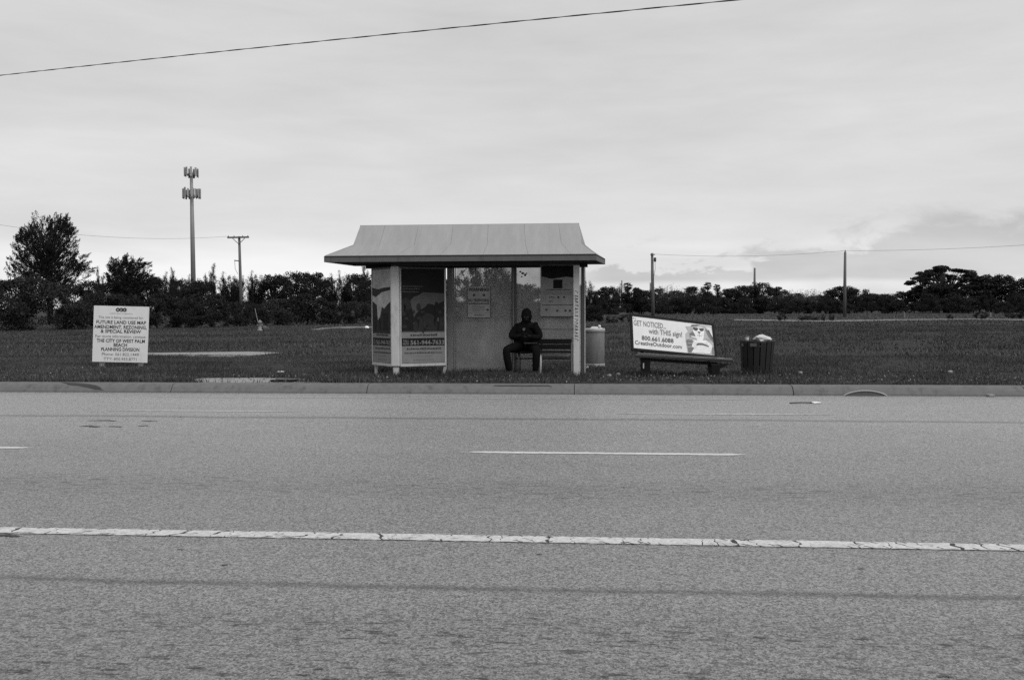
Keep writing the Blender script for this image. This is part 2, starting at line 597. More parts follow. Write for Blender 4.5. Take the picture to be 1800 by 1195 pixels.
kerb = bpy.data.objects.new('kerb', None)
C.objects.link(kerb)
kerb['kind'] = 'structure'
prof = [(KY, -0.02), (KY + 0.015, 0.03), (KY + 0.06, 0.09), (KY + 0.10, 0.128), (KY + 0.15, 0.146), (KY + 0.22, 0.152), (KY + 0.36, 0.152), (KY + 0.36, -0.02)]


def kerb_run(x0, x1, name='kerb_segment'):
    g = G()
    n = len(prof)
    g.add([(x0, y, z) for y, z in prof] + [(x1, y, z) for y, z in prof],
          [(i, i + 1, n + i + 1, n + i) for i in range(n - 1)] + [tuple(range(n - 1, -1, -1)), tuple(range(n, 2 * n))])
    return g.ob(name, M['kerb'], kerb)


joints = [-17.55, -14.05, -10.55, -7.107, -3.680, -0.180, 3.381, 7.017, 10.5, 14.0, 17.5]
for a_, b_ in zip(joints[:-1], joints[1:]):
    kerb_run(a_ + 0.007, b_ - 0.007)
kerb_run(-400, joints[0] - 0.007)
kerb_run(joints[-1] + 0.007, 400)
g = G()                                         # dark filler seen in the open joints
for j in joints:
    pf_ = [(KY + 0.012, -0.02), (KY + 0.07, 0.075), (KY + 0.16, 0.132), (KY + 0.35, 0.138), (KY + 0.35, -0.02)]
    g.add([(j - 0.0068, y, z) for y, z in pf_] + [(j + 0.0068, y, z) for y, z in pf_], [(0, 1, 6, 5), (1, 2, 7, 6), (2, 3, 8, 7), (3, 4, 9, 8), (4, 3, 2, 1, 0), (5, 6, 7, 8, 9)])
g.ob('joint_filler', M['crack'], kerb)


def on_kerb(y):                                 # height of the kerb profile
    for (y0, z0), (y1, z1) in zip(prof[:-1], prof[1:]):
        if y0 <= y <= y1 and y1 > y0:
            return z0 + (z1 - z0) * (y - y0) / (y1 - y0)
    return 0.152


# tar stain running down the left kerb piece, oil stain at its foot
def stain(quad, name='tar_stain', lift=0.004):
    g = G()
    n, m = 12, 12
    V, F = [], []
    for i in range(n + 1):
        t = i / n
        a = np.array(quad[0]) * (1 - t) + np.array(quad[1]) * t
        b = np.array(quad[3]) * (1 - t) + np.array(quad[2]) * t
        for k in range(m):
            p = a + (b - a) * k / (m - 1)
            x, y = p[0] + random.uniform(-.012, .012), p[1] + random.uniform(-.004, .004)
            V.append((x, y - .004, on_kerb(y) + lift))
    for i in range(n):
        for k in range(m - 1):
            F.append((i * m + k, i * m + m + k, i * m + m + 1 + k, i * m + k + 1))
    g.add(V, F)
    return g.ob(name, M['crack'], kerb)


_sx = [gnd(p, 684, .08)[0] for p in (98, 170, 150, 72)]
stain([(_sx[0], KY + 0.10), (_sx[1], KY + 0.012), (_sx[2], KY + 0.08), (_sx[3], KY + 0.25)], lift=0.006)
stain([(-1.55, KY + 0.10), (-0.55, KY + 0.10), (-0.62, KY + 0.14), (-1.5, KY + 0.13)], lift=0.004)

# concrete landing pad behind the kerb, buried old path, sandy strips of the field
pad_poly = [gnd(318, 672.5), gnd(352, 664), gnd(455, 663.5), gnd(545, 665.5), gnd(566, 672)]
pad_poly = [(p[0], max(p[1], KY + 0.37)) for p in pad_poly]


def sheet(name, poly, z, material, jitter=0.0, sub=6):
    P = []
    n = len(poly)
    for i in range(n):
        a, b = np.array(poly[i][:2]), np.array(poly[(i + 1) % n][:2])
        for k in range(sub):
            p = a + (b - a) * k / sub
            P.append((p[0] + random.uniform(-1, 1) * jitter * 2, p[1] + random.uniform(-1, 1) * jitter, z))
    return struct(name, P, [tuple(range(len(P)))] if P else [], material)


sheet('concrete_pad', pad_poly, GZ - 0.004, M['slab'], 0.02)
path1 = [gnd(252, 624), gnd(320, 626), gnd(400, 626.5), gnd(455, 624), gnd(494, 619.5), gnd(440, 617.5), gnd(398, 618.2), gnd(330, 619), gnd(248, 620)]
sheet('old_path', path1, GZ - 0.004, M['slab'], 0.05)
path2 = [gnd(546, 580), gnd(580, 577.5), gnd(640, 576), gnd(655, 575.8), gnd(655, 573.8), gnd(610, 574), gnd(565, 576)]
sheet('sand_track', path2, GZ - 0.004, M['sand'], 0.1)
path3 = [gnd(1290, 563), gnd(1450, 565.2), gnd(1560, 563.5), gnd(1700, 561.5), gnd(1850, 563.5), gnd(1850, 561.6), gnd(1700, 559.8), gnd(1560, 561.4), gnd(1450, 563), gnd(1290, 561)]
sheet('sand_track', path3, GZ - 0.004, M['sand'], 0.15)
lot = [gnd(1050, 563), gnd(1290, 560.9), gnd(1450, 562.8), gnd(1560, 561.2), gnd(1700, 559.6), gnd(1950, 560), gnd(1950, 549.5), gnd(1050, 551)]
sheet('far_lot', lot, GZ - 0.006, M['lot'], 0.2)

# ------------------------------------------------------------------ painted markings
line = bpy.data.objects.new('solid_line', None)
C.objects.link(line)
line['kind'] = 'structure'
LY0, LY1 = 5.555, 5.70
xs = [-14.0]
while xs[-1] < 14:
    xs.append(xs[-1] + random.choice((0.09, 0.13, 0.17, 0.22, 0.27, 0.33)) * random.uniform(0.8, 1.2))
cuts = []
for x in xs:                                    # jagged crack lines across the thick paint
    sl_ = max(-0.06, min(0.06, -(x + 0.5) * 0.02)) + random.uniform(-0.05, 0.05)
    n = 6
    w0 = random.choice((0.008, 0.011, 0.014, 0.020, 0.030))
    cuts.append([(x + sl_ * (k / (n - 1) - 0.5) + random.uniform(-0.018, 0.018), LY0 + (LY1 - LY0) * k / (n - 1), w0 * random.uniform(0.1, 1.3)) for k in range(n)])
for ca, cb in zip(cuts[:-1], cuts[1:]):
    L = [(x + wd / 2, y) for x, y, wd in ca]
    Rr = [(x - wd / 2, y) for x, y, wd in cb]
    Rr = [(max(r_[0], l_[0] + 0.004), r_[1]) for l_, r_ in zip(L, Rr)]
    m_ = max(2, int((Rr[0][0] - L[0][0]) / 0.04))
    bot = [(L[0][0] + (Rr[0][0] - L[0][0]) * k / m_, LY0 + random.uniform(-0.005, 0.006)) for k in range(1, m_)]
    top = [(Rr[-1][0] + (L[-1][0] - Rr[-1][0]) * k / m_, LY1 + random.uniform(-0.006, 0.005)) for k in range(1, m_)]
    P = L[:1] + bot + Rr + top + L[:0:-1]
    n = len(P)
    g = G()
    g.add([(x, y, 0.006) for x, y in P] + [(x, y, 0.0005) for x, y in P],
          [tuple(range(n))] + [(i, n + i, n + (i + 1) % n, (i + 1) % n) for i in range(n)])
    g.ob('paint_block', M['paint'], line)
g = G()
g.add([(-14, LY0 - 0.004, 0.003), (14, LY0 - 0.004, 0.003), (14, LY1 + 0.002, 0.003), (-14, LY1 + 0.002, 0.003)], [(0, 1, 2, 3)])
g.ob('crack_bed', M['crack'], line)
g = G()                                         # short side cracks and chips in the paint
for k in range(300):
    x = random.uniform(-7, 6)
    y = random.choice((LY0 + .012, LY1 - .012, random.uniform(LY0 + .01, LY1 - .01), LY0 + .02))
    a_ = max(-1.0, min(1.0, -(x + .5) * .3)) + random.uniform(-.5, .5)
    ln_, w_ = random.uniform(.015, .09), random.uniform(.0015, .006)
    dx, dy = ln_ * math.cos(.5) * (1 if random.random() < .6 else .4), ln_ * .5 * (1 if a_ > 0 else -1)
    pts = [(x - dx / 2, y - dy / 2), (x - dx * .1, y - dy * .25 + w_ * 2), (x + dx * .15, y + dy * .15 - w_), (x + dx / 2, y + dy / 2)]
    pts = [(px_, min(max(py_, LY0 - .003), LY1 + .003)) for px_, py_ in pts]
    up_ = [(p[0], p[1] + w_ * q, .0075) for p, q in zip(pts, (.2, 1, 1.3, .3))]
    dn_ = [(p[0], p[1] - w_ * q, .0075) for p, q in zip(pts, (.2, 1.2, .8, .3))]
    g.add(dn_ + up_, [(i, i + 1, i + 5, i + 4) for i in range(3)])
ck = g.ob('cracks', M['crack'], line)
ck['kind'] = 'stuff'
for s_ in (-1, 1):
    g = G()
    a_, b_ = sorted((s_ * 14.01, s_ * 200))
    g.add([(a_, LY0, 0.004), (b_, LY0, 0.004), (b_, LY1, 0.004), (a_, LY1, 0.004)], [(0, 1, 2, 3)])
    g.ob('paint_run', M['paint'], line)


def ragged(x0, x1, y0, y1, name, material, z=0.004, j=0.008, ends=0.15):
    n = max(8, int((x1 - x0) / 0.05))
    lo, hi = [], []
    for k in range(n + 1):
        x = x0 + (x1 - x0) * k / n
        e = min((x - x0), (x1 - x)) / ends
        sh = min(1.0, 0.25 + 0.75 * e)
        c = (y0 + y1) / 2
        lo.append((x, c - (c - y0) * sh + random.uniform(-j, j), z))
        hi.append((x, c + (y1 - c) * sh + random.uniform(-j, j), z))
    V = lo + hi
    return struct(name, V, [(i, i + 1, n + 2 + i, n + 1 + i) for i in range(n)], material)


for k in range(-8, 9):
    x0 = -1.16 + k * 7.34 + (0.03 if k else 0)
    ragged(x0, x0 + 2.72, 8.96, 9.065, 'dashed_line', M['paint_dash'])
    if k == 0:
        ragged(-1.27, -1.17, 8.985, 9.03, 'dashed_line', M['paint_dash'])
for x0, x1 in ((-6.75, -3.95), (0.42, 3.30), (7.7, 10.5), (-14.1, -11.3)):
    ragged(x0, x1, 12.36, 12.46, 'bike_line', M['paint_old'], ends=0.6)
ragged(-7.0, 2.5, 14.32, 14.36, 'gutter_seam', M['paint_old'], j=0.01)
# tar patches and pot-holes in the lane
M['worn_tar'] = mat('worn_tar', 0.06, 0.8, 0.6, 30.0, 0.2)
for px, py, wpx, hpx in ((184, 739.5, 62, 1.3), (262, 740, 30, 1.1), (160, 749.5, 42, 2.2), (203, 750, 30, 1.3), (252, 748.5, 18, 1.3), (318, 733, 6, 1.0), (15, 941.5, 56, 4.0),
                         (317, 966, 18, 1.2), (395, 993, 14, 1.8), (1515, 1000, 16, 1.6), (947, 974, 14, 1.3), (1336, 1121, 26, 3), (1660, 1189, 30, 4), (560, 1176, 22, 3)):
    c0, c1 = gnd(px - wpx / 2, py, 0), gnd(px + wpx / 2, py, 0)
    h_ = abs(gnd(px, py - hpx / 2, 0)[1] - gnd(px, py + hpx / 2, 0)[1])
    n = 34
    P = []
    for k in range(n):
        t = 2 * math.pi * k / n
        rr = random.uniform(0.35, 1.2)
        P.append(((c0[0] + c1[0]) / 2 + math.cos(t) * (c1[0] - c0[0]) / 2 * (.6 + .4 * rr), (c0[1] + c1[1]) / 2 + math.sin(t) * h_ / 2 * rr + .25 * h_ * math.sin(3 * math.cos(t) + px), 0.004))
    struct('tar_patch', P, [tuple(range(n))], M['crack'] if py < 1000 else M['worn_tar'])

# kerb drain outlet on the right
xl, xr = gnd(1487, 697, 0)[0], gnd(1562, 697, 0)[0]
dr = thing('drain_outlet', 'low arched drain mouth at the foot of the kerb right of the slatted trash can', 'drain', ((xl + xr) / 2, KY - 0.03, 0))
arc = []
for k in range(17):
    t = math.pi * k / 16
    arc.append(((xl + xr) / 2 - math.cos(t) * (xr - xl) / 2, KY - 0.012, 0.004 + 0.082 * math.sin(t) ** 1.6))
g = G().tube(arc, 0.011, 6)
g.ob('rim', M['bin_rim'], dr)
g = G()
n = len(arc)
g.add([(x, KY - 0.004, z) for x, y, z in arc] + [(x, KY + 0.03, z) for x, y, z in arc], [tuple(range(n))] + [(i, n + i, n + i + 1, i + 1) for i in range(n - 1)])
g.ob('opening', M['fascia'], dr)

# ------------------------------------------------------------------ bus shelter
PL, PR, PFY = -3.57, -0.165, 17.08              # front posts
BY = 18.1                                       # rear glazed wall
shel = thing('bus_shelter', 'pale roofed bus shelter with flared hip roof, white posts and glazed back wall', 'bus shelter', ((PL + PR) / 2, 17.5, GZ))
eF, eB, zF0, zF1 = 16.6, 18.25, 2.295, 2.405
EL0, ER0, EL1, ER1 = -4.815, 0.189, -4.66, 0.385      # eave corners front-left, front-right, back-left, back-right
bkL, bkR, bF, bB, zb = -4.36, -0.055, 16.96, 17.85, 2.625
rL, rR, rY, zr = -4.33, -0.125, 17.4, 3.025


def prof_front(t, s_):
    """front roof plane: t along, s_ 0 eave, 1 break, 2 ridge"""
    if s_ == 0:
        return np.array([EL0 + (ER0 - EL0) * t, eF, zF1])
    if s_ == 1:
        return np.array([bkL + (bkR - bkL) * t, bF, zb])
    return np.array([rL + (rR - rL) * t, rY - 0.02, zr])


roof = G()
ef = [(EL0, eF, zF1), (ER0, eF, zF1), (ER1, eB, zF1), (EL1, eB, zF1)]
bk = [(bkL, bF, zb), (bkR, bF, zb), (bkR + 0.06, bB, zb), (bkL + 0.06, bB, zb)]
rd = [(rL, rY, zr), (rR, rY, zr)]
V = ef + bk + rd
Fc = [(0, 1, 5, 4), (1, 2, 6, 5), (2, 3, 7, 6), (3, 0, 4, 7), (4, 5, 9, 8), (5, 6, 9), (6, 7, 8, 9), (7, 4, 8), (3, 2, 1, 0)]
roof.add([(x, y, z - 0.006) for x, y, z in V], Fc)
roof_ob = roof.ob('roof', M['seam'], shel)
# panels of the front slope and of the two ends, a little proud of the deck with open seams between
tb = [0.0, 0.115, 0.27, 0.43, 0.59, 0.755, 0.91, 1.0]
for t0, t1 in zip(tb[:-1], tb[1:]):
    g = G()
    e_ = 0.0004
    a = [prof_front(t0 + e_, s_) for s_ in (0, 1, 2)]
    b = [prof_front(t1 - e_, s_) for s_ in (0, 1, 2)]
    nrm = np.array([0, -0.6, 0.8]) * 0.008
    top = [a[0] + nrm, b[0] + nrm, b[1] + nrm, a[1] + nrm, b[2] + nrm, a[2] + nrm]
    bot = [a[0], b[0], b[1], a[1], b[2], a[2]]
    g.add(top + bot, [(0, 1, 2, 3), (3, 2, 4, 5), (0, 6, 7, 1), (1, 7, 8, 2), (2, 8, 10, 4), (4, 10, 11, 5), (5, 11, 9, 3), (3, 9, 6, 0)])
    g.ob('roof_panel', M['roof'], roof_ob)
for sgn, i0, i1, j0, j1, kk in ((1, 1, 2, 5, 6, 9), (-1, 3, 0, 7, 4, 8)):
    g = G()
    q = [np.array(V[i]) + np.array([sgn * 0.005, 0, 0.005]) for i in (i0, i1, j1, j0)]
    g.add(q, [(0, 1, 2, 3)])
    q = [np.array(V[i]) + np.array([sgn * 0.006, 0, 0.004]) for i in (j0, j1, kk)]
    g.add(q, [(0, 1, 2)])
    g.ob('roof_panel', M['roof'], roof_ob)
g = G()
q = [np.array(V[i]) + np.array([0, 0.005, 0.005]) for i in (2, 3, 7, 6, 8, 9)]
g.add(q, [(0, 1, 2, 3), (3, 2, 4, 5)])
g.ob('roof_panel', M['roof'], roof_ob)
g = G().tube([(rL - 0.01, rY - 0.005, zr + 0.004), (rR + 0.01, rY - 0.005, zr + 0.004)], 0.014, 6)
g.ob('ridge_cap', M['seam'], roof_ob)
for a, b, c in ((0, 4, 8), (1, 5, 9)):
    g = G().tube([np.array(V[a]) + (0, 0, .006), np.array(V[b]) + (0, -.004, .008), np.array(V[c]) + (0, 0, .006)], 0.008, 5)
    g.ob('hip_cap', M['seam'], roof_ob)
# fascia boards
th_f = 0.03
for p, q in ((0, 1), (1, 2), (2, 3), (3, 0)):
    a, b = np.array(ef[p]), np.array(ef[q])
    d = (b - a) / np.linalg.norm(b - a)
    nn = np.array([d[1], -d[0], 0])
    a_, b_ = a + d * 0.0, b - d * 0.0
    g = G()
    top_z, bot_z = zF1 - 0.004, zF0
    o_, i_ = nn * 0.012, -nn * th_f
    aa, bb = (a - d * 0.012, b + d * 0.012) if p in (0, 2) else (a + d * 0.032, b - d * 0.032)
    lo = [(aa + o_)[:2], (bb + o_)[:2], (bb + i_)[:2], (aa + i_)[:2]]
    g.hexa([(x, y, bot_z) for x, y in lo], [(x, y, top_z) for x, y in lo])
    g.ob('fascia', M['fascia'], shel)
    g = G()
    lo = [(aa + nn * 0.016)[:2], (bb + nn * 0.016)[:2], (bb + nn * 0.0125)[:2], (aa + nn * 0.0125)[:2]]
    g.hexa([(x, y, top_z - 0.016) for x, y in lo], [(x, y, top_z + 0.002) for x, y in lo])
    g.ob('drip_edge', M['soffit'], shel)
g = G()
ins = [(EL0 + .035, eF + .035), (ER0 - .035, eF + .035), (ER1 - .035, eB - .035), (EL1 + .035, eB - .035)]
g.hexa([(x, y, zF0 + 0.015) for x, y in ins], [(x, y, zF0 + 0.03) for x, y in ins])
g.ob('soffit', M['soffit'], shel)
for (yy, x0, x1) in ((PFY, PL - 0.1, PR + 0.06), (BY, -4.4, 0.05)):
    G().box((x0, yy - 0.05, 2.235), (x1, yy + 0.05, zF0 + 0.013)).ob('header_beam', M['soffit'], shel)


def post(x0, x1, y, z0, z1, material, dep=0.09, name='post', bev=0.006):
    return G().box((x0, y - dep / 2, z0), (x1, y + dep / 2, z1)).ob(name, material, shel, bevel=bev)


# front-left post: wide sleeve above, narrower foot
cx = at(696, 600, PFY)[0]
post(cx - 0.086, cx + 0.086, PFY - 0.0, 0.325, 2.236, M['post'], 0.17, bev=0.03)
post(cx - 0.055, cx + 0.055, PFY, 0.10, 0.324, M['post'], 0.11, 'post_foot', bev=0.02)
rp = at(1013.5, 600, PFY + 0.06)[0]
fr_post = post(rp - 0.058, rp + 0.058, PFY + 0.06, 0.10, 2.233, M['post'], 0.11)
post(rp - 0.105, rp - 0.066, PFY + 0.14, 0.10, 0.78, M['alu'], 0.05, 'post_brace')
# hand-lettered marks down the right front post: strokes too worn to read
g = G()
r_ = random.Random(5)
zt = at(1013, 511, PFY)[2]
zbm = at(1013, 597, PFY)[2]
z = zt
fy = PFY + 0.06 - 0.0565
while z > zbm:
    hh = r_.uniform(0.035, 0.06)
    pts = [(rp + r_.uniform(-0.032, 0.032), fy, z - hh * k / 3) for k in range(4)]
    pts[0] = (rp - 0.03, fy, z)
    pts[r_.choice((1, 2))] = (rp + 0.032, fy, z - hh * 0.5)
    g.tube(pts, 0.0042, 4)
    if r_.random() < 0.55:
        g.tube([(rp - 0.028, fy, z - hh * 0.6), (rp + 0.026, fy, z - hh * r_.uniform(0.5, 0.75))], 0.004, 4)
    z -= hh + r_.uniform(0.012, 0.035)
g.ob('handwriting', M['ink'], fr_post)
# rear posts, frames, acrylic sheets
lx = at(787, 600, BY)[0]
post(lx, lx + 0.115, BY - 0.01, 0.10, 2.233, M['alu'], 0.10)
post(lx + 0.122, lx + 0.15, BY - 0.03, 0.12, 2.233, M['alu'], 0.05, 'frame_strip')
post(lx + 0.160, lx + 0.178, BY - 0.035, 0.12, 2.233, M['alu'], 0.04, 'frame_strip')
mx0, mx1 = at(899.5, 600, BY)[0], at(908.5, 600, BY)[0]
post(mx0, mx1, BY - 0.01, 0.12, 2.234, M['dark_alu'], 0.07, 'mullion')
post(mx0 + 0.028, mx0 + 0.044, BY - 0.048, 0.12, 2.233, M['alu'], 0.012, 'frame_strip', bev=0.002)
rx0 = at(1019.5, 600, BY - 0.2)[0]
post(rx0 + 0.02, rx0 + 0.085, BY - 0.2, 0.10, 2.234, M['dark_alu'], 0.07)
post(rx0 + 0.088, rx0 + 0.106, BY - 0.23, 0.10, 2.234, M['post'], 0.02, 'frame_strip', bev=0.002)
post(rx0 + 0.0, rx0 + 0.012, BY - 0.26, 0.10, 2.234, M['post'], 0.02, 'frame_strip', bev=0.002)
gx2 = at(1008, 600, BY)[0] + 0.06
gz0, gz1 = 0.165, 2.236
ymid = BY - 0.005
glass_l = G().box((lx + 0.18, ymid - 0.004, gz0), (mx0 - 0.002, ymid + 0.004, gz1)).ob('acrylic_sheet', M['acrylic'], shel)
glass_r = G().box((mx1 + 0.002, ymid - 0.004, 0.47), (gx2, ymid + 0.004, gz1)).ob('acrylic_sheet', M['acrylic'], shel)
xr_ = at(948, 600, BY)[0]
G().box((mx1 + 0.002, ymid - 0.004, gz0), (xr_, ymid + 0.004, 0.468)).ob('acrylic_sheet', M['acrylic'], shel)
post(xr_, gx2, BY - 0.01, 0.452, 0.475, M['dark_alu'], 0.04, 'bottom_rail', bev=0.002)
G().box((mx1 + 0.01, BY - 0.03, 1.02), (gx2, BY - 0.012, 1.035)).ob('mid_rail', M['alu'], shel)
# sticker blotches high on the right sheet and a hole low on the left one
g = G()
fc = Face(at(908, 660, ymid - 0.006), at(950, 660, ymid - 0.006), at(950, 467, ymid - 0.006), at(908, 467, ymid - 0.006))
for u, v, a, b in ((0.16, .945, .05, .008), (.26, .93, .07, .01), (.36, .915, .05, .012), (.42, .93, .04, .006), (.22, .90, .04, .006)):
    fc.ellipse(g, u, v, a, b, 0.003, 9)
g.ob('scribble', M['ink'], glass_r)
g = G()
hc = at(861, 650, ymid - 0.006)
fc = Face(hc + (-.05, 0, -.05), hc + (.05, 0, -.05), hc + (.05, 0, .05), hc + (-.05, 0, .05))
fc.ellipse(g, .5, .5, .35, .24, 0.003, 10)
g.ob('burn_mark', M['ink'], glass_l)

# V-shaped advertising panels at the left end
zk0, zk1 = 0.325, 2.225
ks = (cx - 0.07, PFY + 0.02)
kl = at(654.5, 600, 17.72)[:2]
kr_s = (cx + 0.075, PFY + 0.02)
kr = at(784.5, 600, 17.52)[:2]


def ad_panel(a, b, seed):
    a3, b3 = (a[0], a[1]), (b[0], b[1])
    fc = Face((*a3, zk0), (*b3, zk0), (*b3, zk1), (*a3, zk1))
    g = G()
    fc.slab(g, 0.05, 0.0)
    pan = g.ob('ad_panel', M['dark_alu'], shel)
    for nm, (u0, v0, u1, v1) in (('frame_rail', (0, 0, 1, .028)), ('frame_rail', (0, .985, 1, 1)), ('frame_stile', (0, .029, .03, .984)), ('frame_stile', (.962, .029, 1, .984))):
        g = G()
        fc.slab(g, 0.012, 0.0125, u0, v0, u1, v1)
        g.ob(nm, M['dark_alu'] if v0 > .9 else M['post'], pan, bevel=0.003)
    u0, u1 = 0.034, 0.958

    def pr(name, polys, mt, off):
        g = G()
        for p in polys:
            fc.poly(g, p, off)
        return g.ob(name, mt, pan)
    rect = lambda a, b, c, d: [(a, b), (c, b), (c, d), (a, d)]
    left = seed == 1
    pr('ad_print', [rect(u0, .355, u1, .98)], M['ad_reflect'] if left else M['ad_dark'], .003)
    if left:
        pr('ad_print', [[(u0, .33), (u1, .33), (u1, .66), (.75, .62), (.62, .58), (.5, .60), (.42, .50), (.3, .46), (.25, .62), (u0, .66)],
                        [(u0, .72), (.2, .70), (.5, .75), (u1, .77), (u1, .80), (.6, .795), (.3, .78), (u0, .80)]], M['ad_low'], .005)
        pr('ad_print', [rect(.10, .355, .22, .5), rect(.34, .36, .45, .48), rect(.55, .36, .8, .54)], M['ad_dark'], .007)
    else:
        pr('ad_print', [[(.22, .66), (.30, .70), (.42, .72), (.5, .745), (u1, .735), (u1, .66), (.86, .64), (.78, .60), (.70, .625), (.6, .63), (.52, .59), (.42, .56), (.34, .53), (.30, .49), (.28, .55), (.25, .59)]], M['ad_mid'], .005)
        pr('ad_print', [[(u0, .50), (.16, .53), (.22, .58), (.21, .66), (.14, .69), (u0, .68)], [(.38, .36), (.8, .36), (.8, .46), (.7, .52), (.55, .54), (.42, .46)],
                        [(.84, .36), (u1, .36), (u1, .62), (.9, .58), (.86, .50)]], M['ad_low'], .007)
        pr('ad_print', [rect(.80, .45, .84, .49), rect(.50, .425, .54, .45), rect(.28, .42, .30, .44)], M['ad_mid'], .009)
        rr_ = random.Random(77)
        for q in range(26):
            g = G() if q % 13 == 0 else g
            fc.ellipse(g, rr_.uniform(.08, .92), rr_.uniform(.38, .60), rr_.uniform(.015, .06), rr_.uniform(.012, .06), .0085 + .0004 * (q % 7), 9)
            if q % 13 == 12:
                g.ob('ad_print', M['ad_dark'] if q < 13 else M['ad_low'], pan)
        g = G()
        for k, (a_, b_, v_) in enumerate(((.06, .5, .80), (.06, .44, .775), (.06, .4, .745))):
            fc.dashes(g, a_, b_, v_, .012, .005, k)
        g.ob('ad_print', M['ad_mid'], pan)
    pr('ad_print', [rect(u0, .034, u1, .205), rect(u0, .284, u1, .342)], M['ad_pale'], .003)
    pr('ad_print', [rect(u0, .207, u1, .282)], M['ad_dark'], .004)
    g = G()
    fc.text(g, '561-944-7633', .585, .218, .043, .73, bold=0.025, off=.006)
    g.ob('lettering', M['ad_pale'], pan)
    g = G()
    fc.text(g, 'CALL', .125, .247, .022, .13, bold=0.02, off=.006)
    g.ob('lettering', M['ad_pale'], pan)
    g = G()
    fc.text(g, 'NOW', .125, .217, .022, .13, bold=0.02, off=.006)
    g.ob('lettering', M['ad_pale'], pan)
    g = G()
    fc.dashes(g, .22, .80, .303, .026, .005, 11, .02, .06)
    fc.dashes(g, .14, .88, .168, .020, .005, 12, .02, .06)
    fc.dashes(g, .09, .90, .128, .016, .005, 13, .015, .05)
    g.ob('fine_print', M['ink'], pan)
    g = G()
    fc.dashes(g, .3, .68, .098, .013, .005, 14, .015, .05)
    fc.dashes(g, .28, .72, .055, .022, .005, 15, .015, .05)
    g.ob('fine_print', M['ink2'], pan)
    return pan


ad_panel(kl, ks, 1)
ad_panel(kr_s, kr, 2)
lf = at(661, 650, 17.68)
post(lf[0] - 0.03, lf[0] + 0.03, 17.70, 0.10, 0.322, M['post'], 0.05, 'panel_leg')
lf = at(781, 650, 17.5)
G().beam((lf[0] - 0.02, 17.5, 0.10), (lf[0] + 0.02, 17.55, 0.322), 0.06, 0.05, (0, 1, 0)).ob('panel_leg', M['alu'], shel)

# warning plate on the left acrylic sheet
wy = ymid - 0.03
wf = Face(at(821.5, 558.5, wy), at(862, 558.5, wy), at(862, 502.5, wy), at(821.5, 502.5, wy))
g = G()
wf.slab(g, 0.008, 0)
plate = g.ob('warning_sign', M['tin'], shel, bevel=0.003)
plate['label'] = 'grey tin plate with the word WARNING, fixed behind the acrylic'
g = G()
for e in ((0, 0, 1, .012), (0, .988, 1, 1), (0, .012, .016, .988), (.984, .012, 1, .988)):
    wf.slab(g, .004, .0045, *e)
g.ob('border', M['dark_alu'], plate)
g = G()
wf.text(g, 'WARNING!', .5, .835, .10, .90, bold=.04, off=.003)
g.ob('lettering', M['ink'], plate)
g = G()
wf.text(g, 'NO TRESPASSING', .5, .505, .085, .90, bold=.035, off=.003)
g.ob('lettering', M['ink'], plate)
g = G()
wf.dashes(g, .05, .95, .425, .045, .003, 3, .05, .12)
wf.ellipse(g, .29, .71, .06, .04, .003, 10)
wf.ellipse(g, .72, .71, .06, .04, .003, 10)
wf.dashes(g, .3, .72, .07, .03, .003, 6, .05, .1)
wf.poly(g, [(.03, .145), (.97, .145), (.97, .15), (.03, .15)], .003)
wf.ellipse(g, .88, .25, .055, .035, .003, 8)
g.ob('fine_print', M['ink'], plate)
g = G()
for k, v in enumerate((.37, .33, .29, .25, .21)):
    wf.dashes(g, .2, .76, v, .016, .003, 20 + k, .03, .09)
g.ob('fine_print', M['ink2'], plate)

# large faded poster on the right of the back wall
py_ = ymid - 0.05
pf = Face(at(950, 557, py_), at(1009.5, 557, py_), at(1009.5, 466, py_), at(950, 466, py_))
g = G()
pf.slab(g, 0.012, 0)
pst = g.ob('poster', M['poster'], shel)
g = G()
pf.poly(g, [(.03, .765), (.06, .78), (.2, .755), (.34, .735), (.55, .755), (.75, .775), (1, .76), (1, .99), (.03, .99)], .003)
pf.poly(g, [(.38, .55), (.65, .55), (.65, .72), (.38, .72)], .003)
g.ob('dark_print', M['ad_dark'], pst)
g = G()
pf.poly(g, [(.05, .225), (.97, .23), (.97, .242), (.05, .236)], .003)
pf.dashes(g, .14, .90, .515, .022, .003, 31, .03, .08)
pf.dashes(g, .08, .94, .47, .012, .003, 32, .03, .08)
pf.dashes(g, .12, .90, .435, .009, .003, 33, .03, .08)
pf.dashes(g, .25, .42, .37, .02, .003, 34, .03, .06)
pf.dashes(g, .26, .36, .29, .02, .003, 35, .03, .06)
for u, v in ((.18, .14), (.5, .12), (.74, .12), (.87, .12), (.53, .38), (.7, .38)):
    pf.ellipse(g, u, v, .035, .022, .003, 8)
pf.poly(g, [(0, 0), (1, 0), (1, .014), (0, .014)], .003)
g.ob('fine_print', M['ink'], pst)

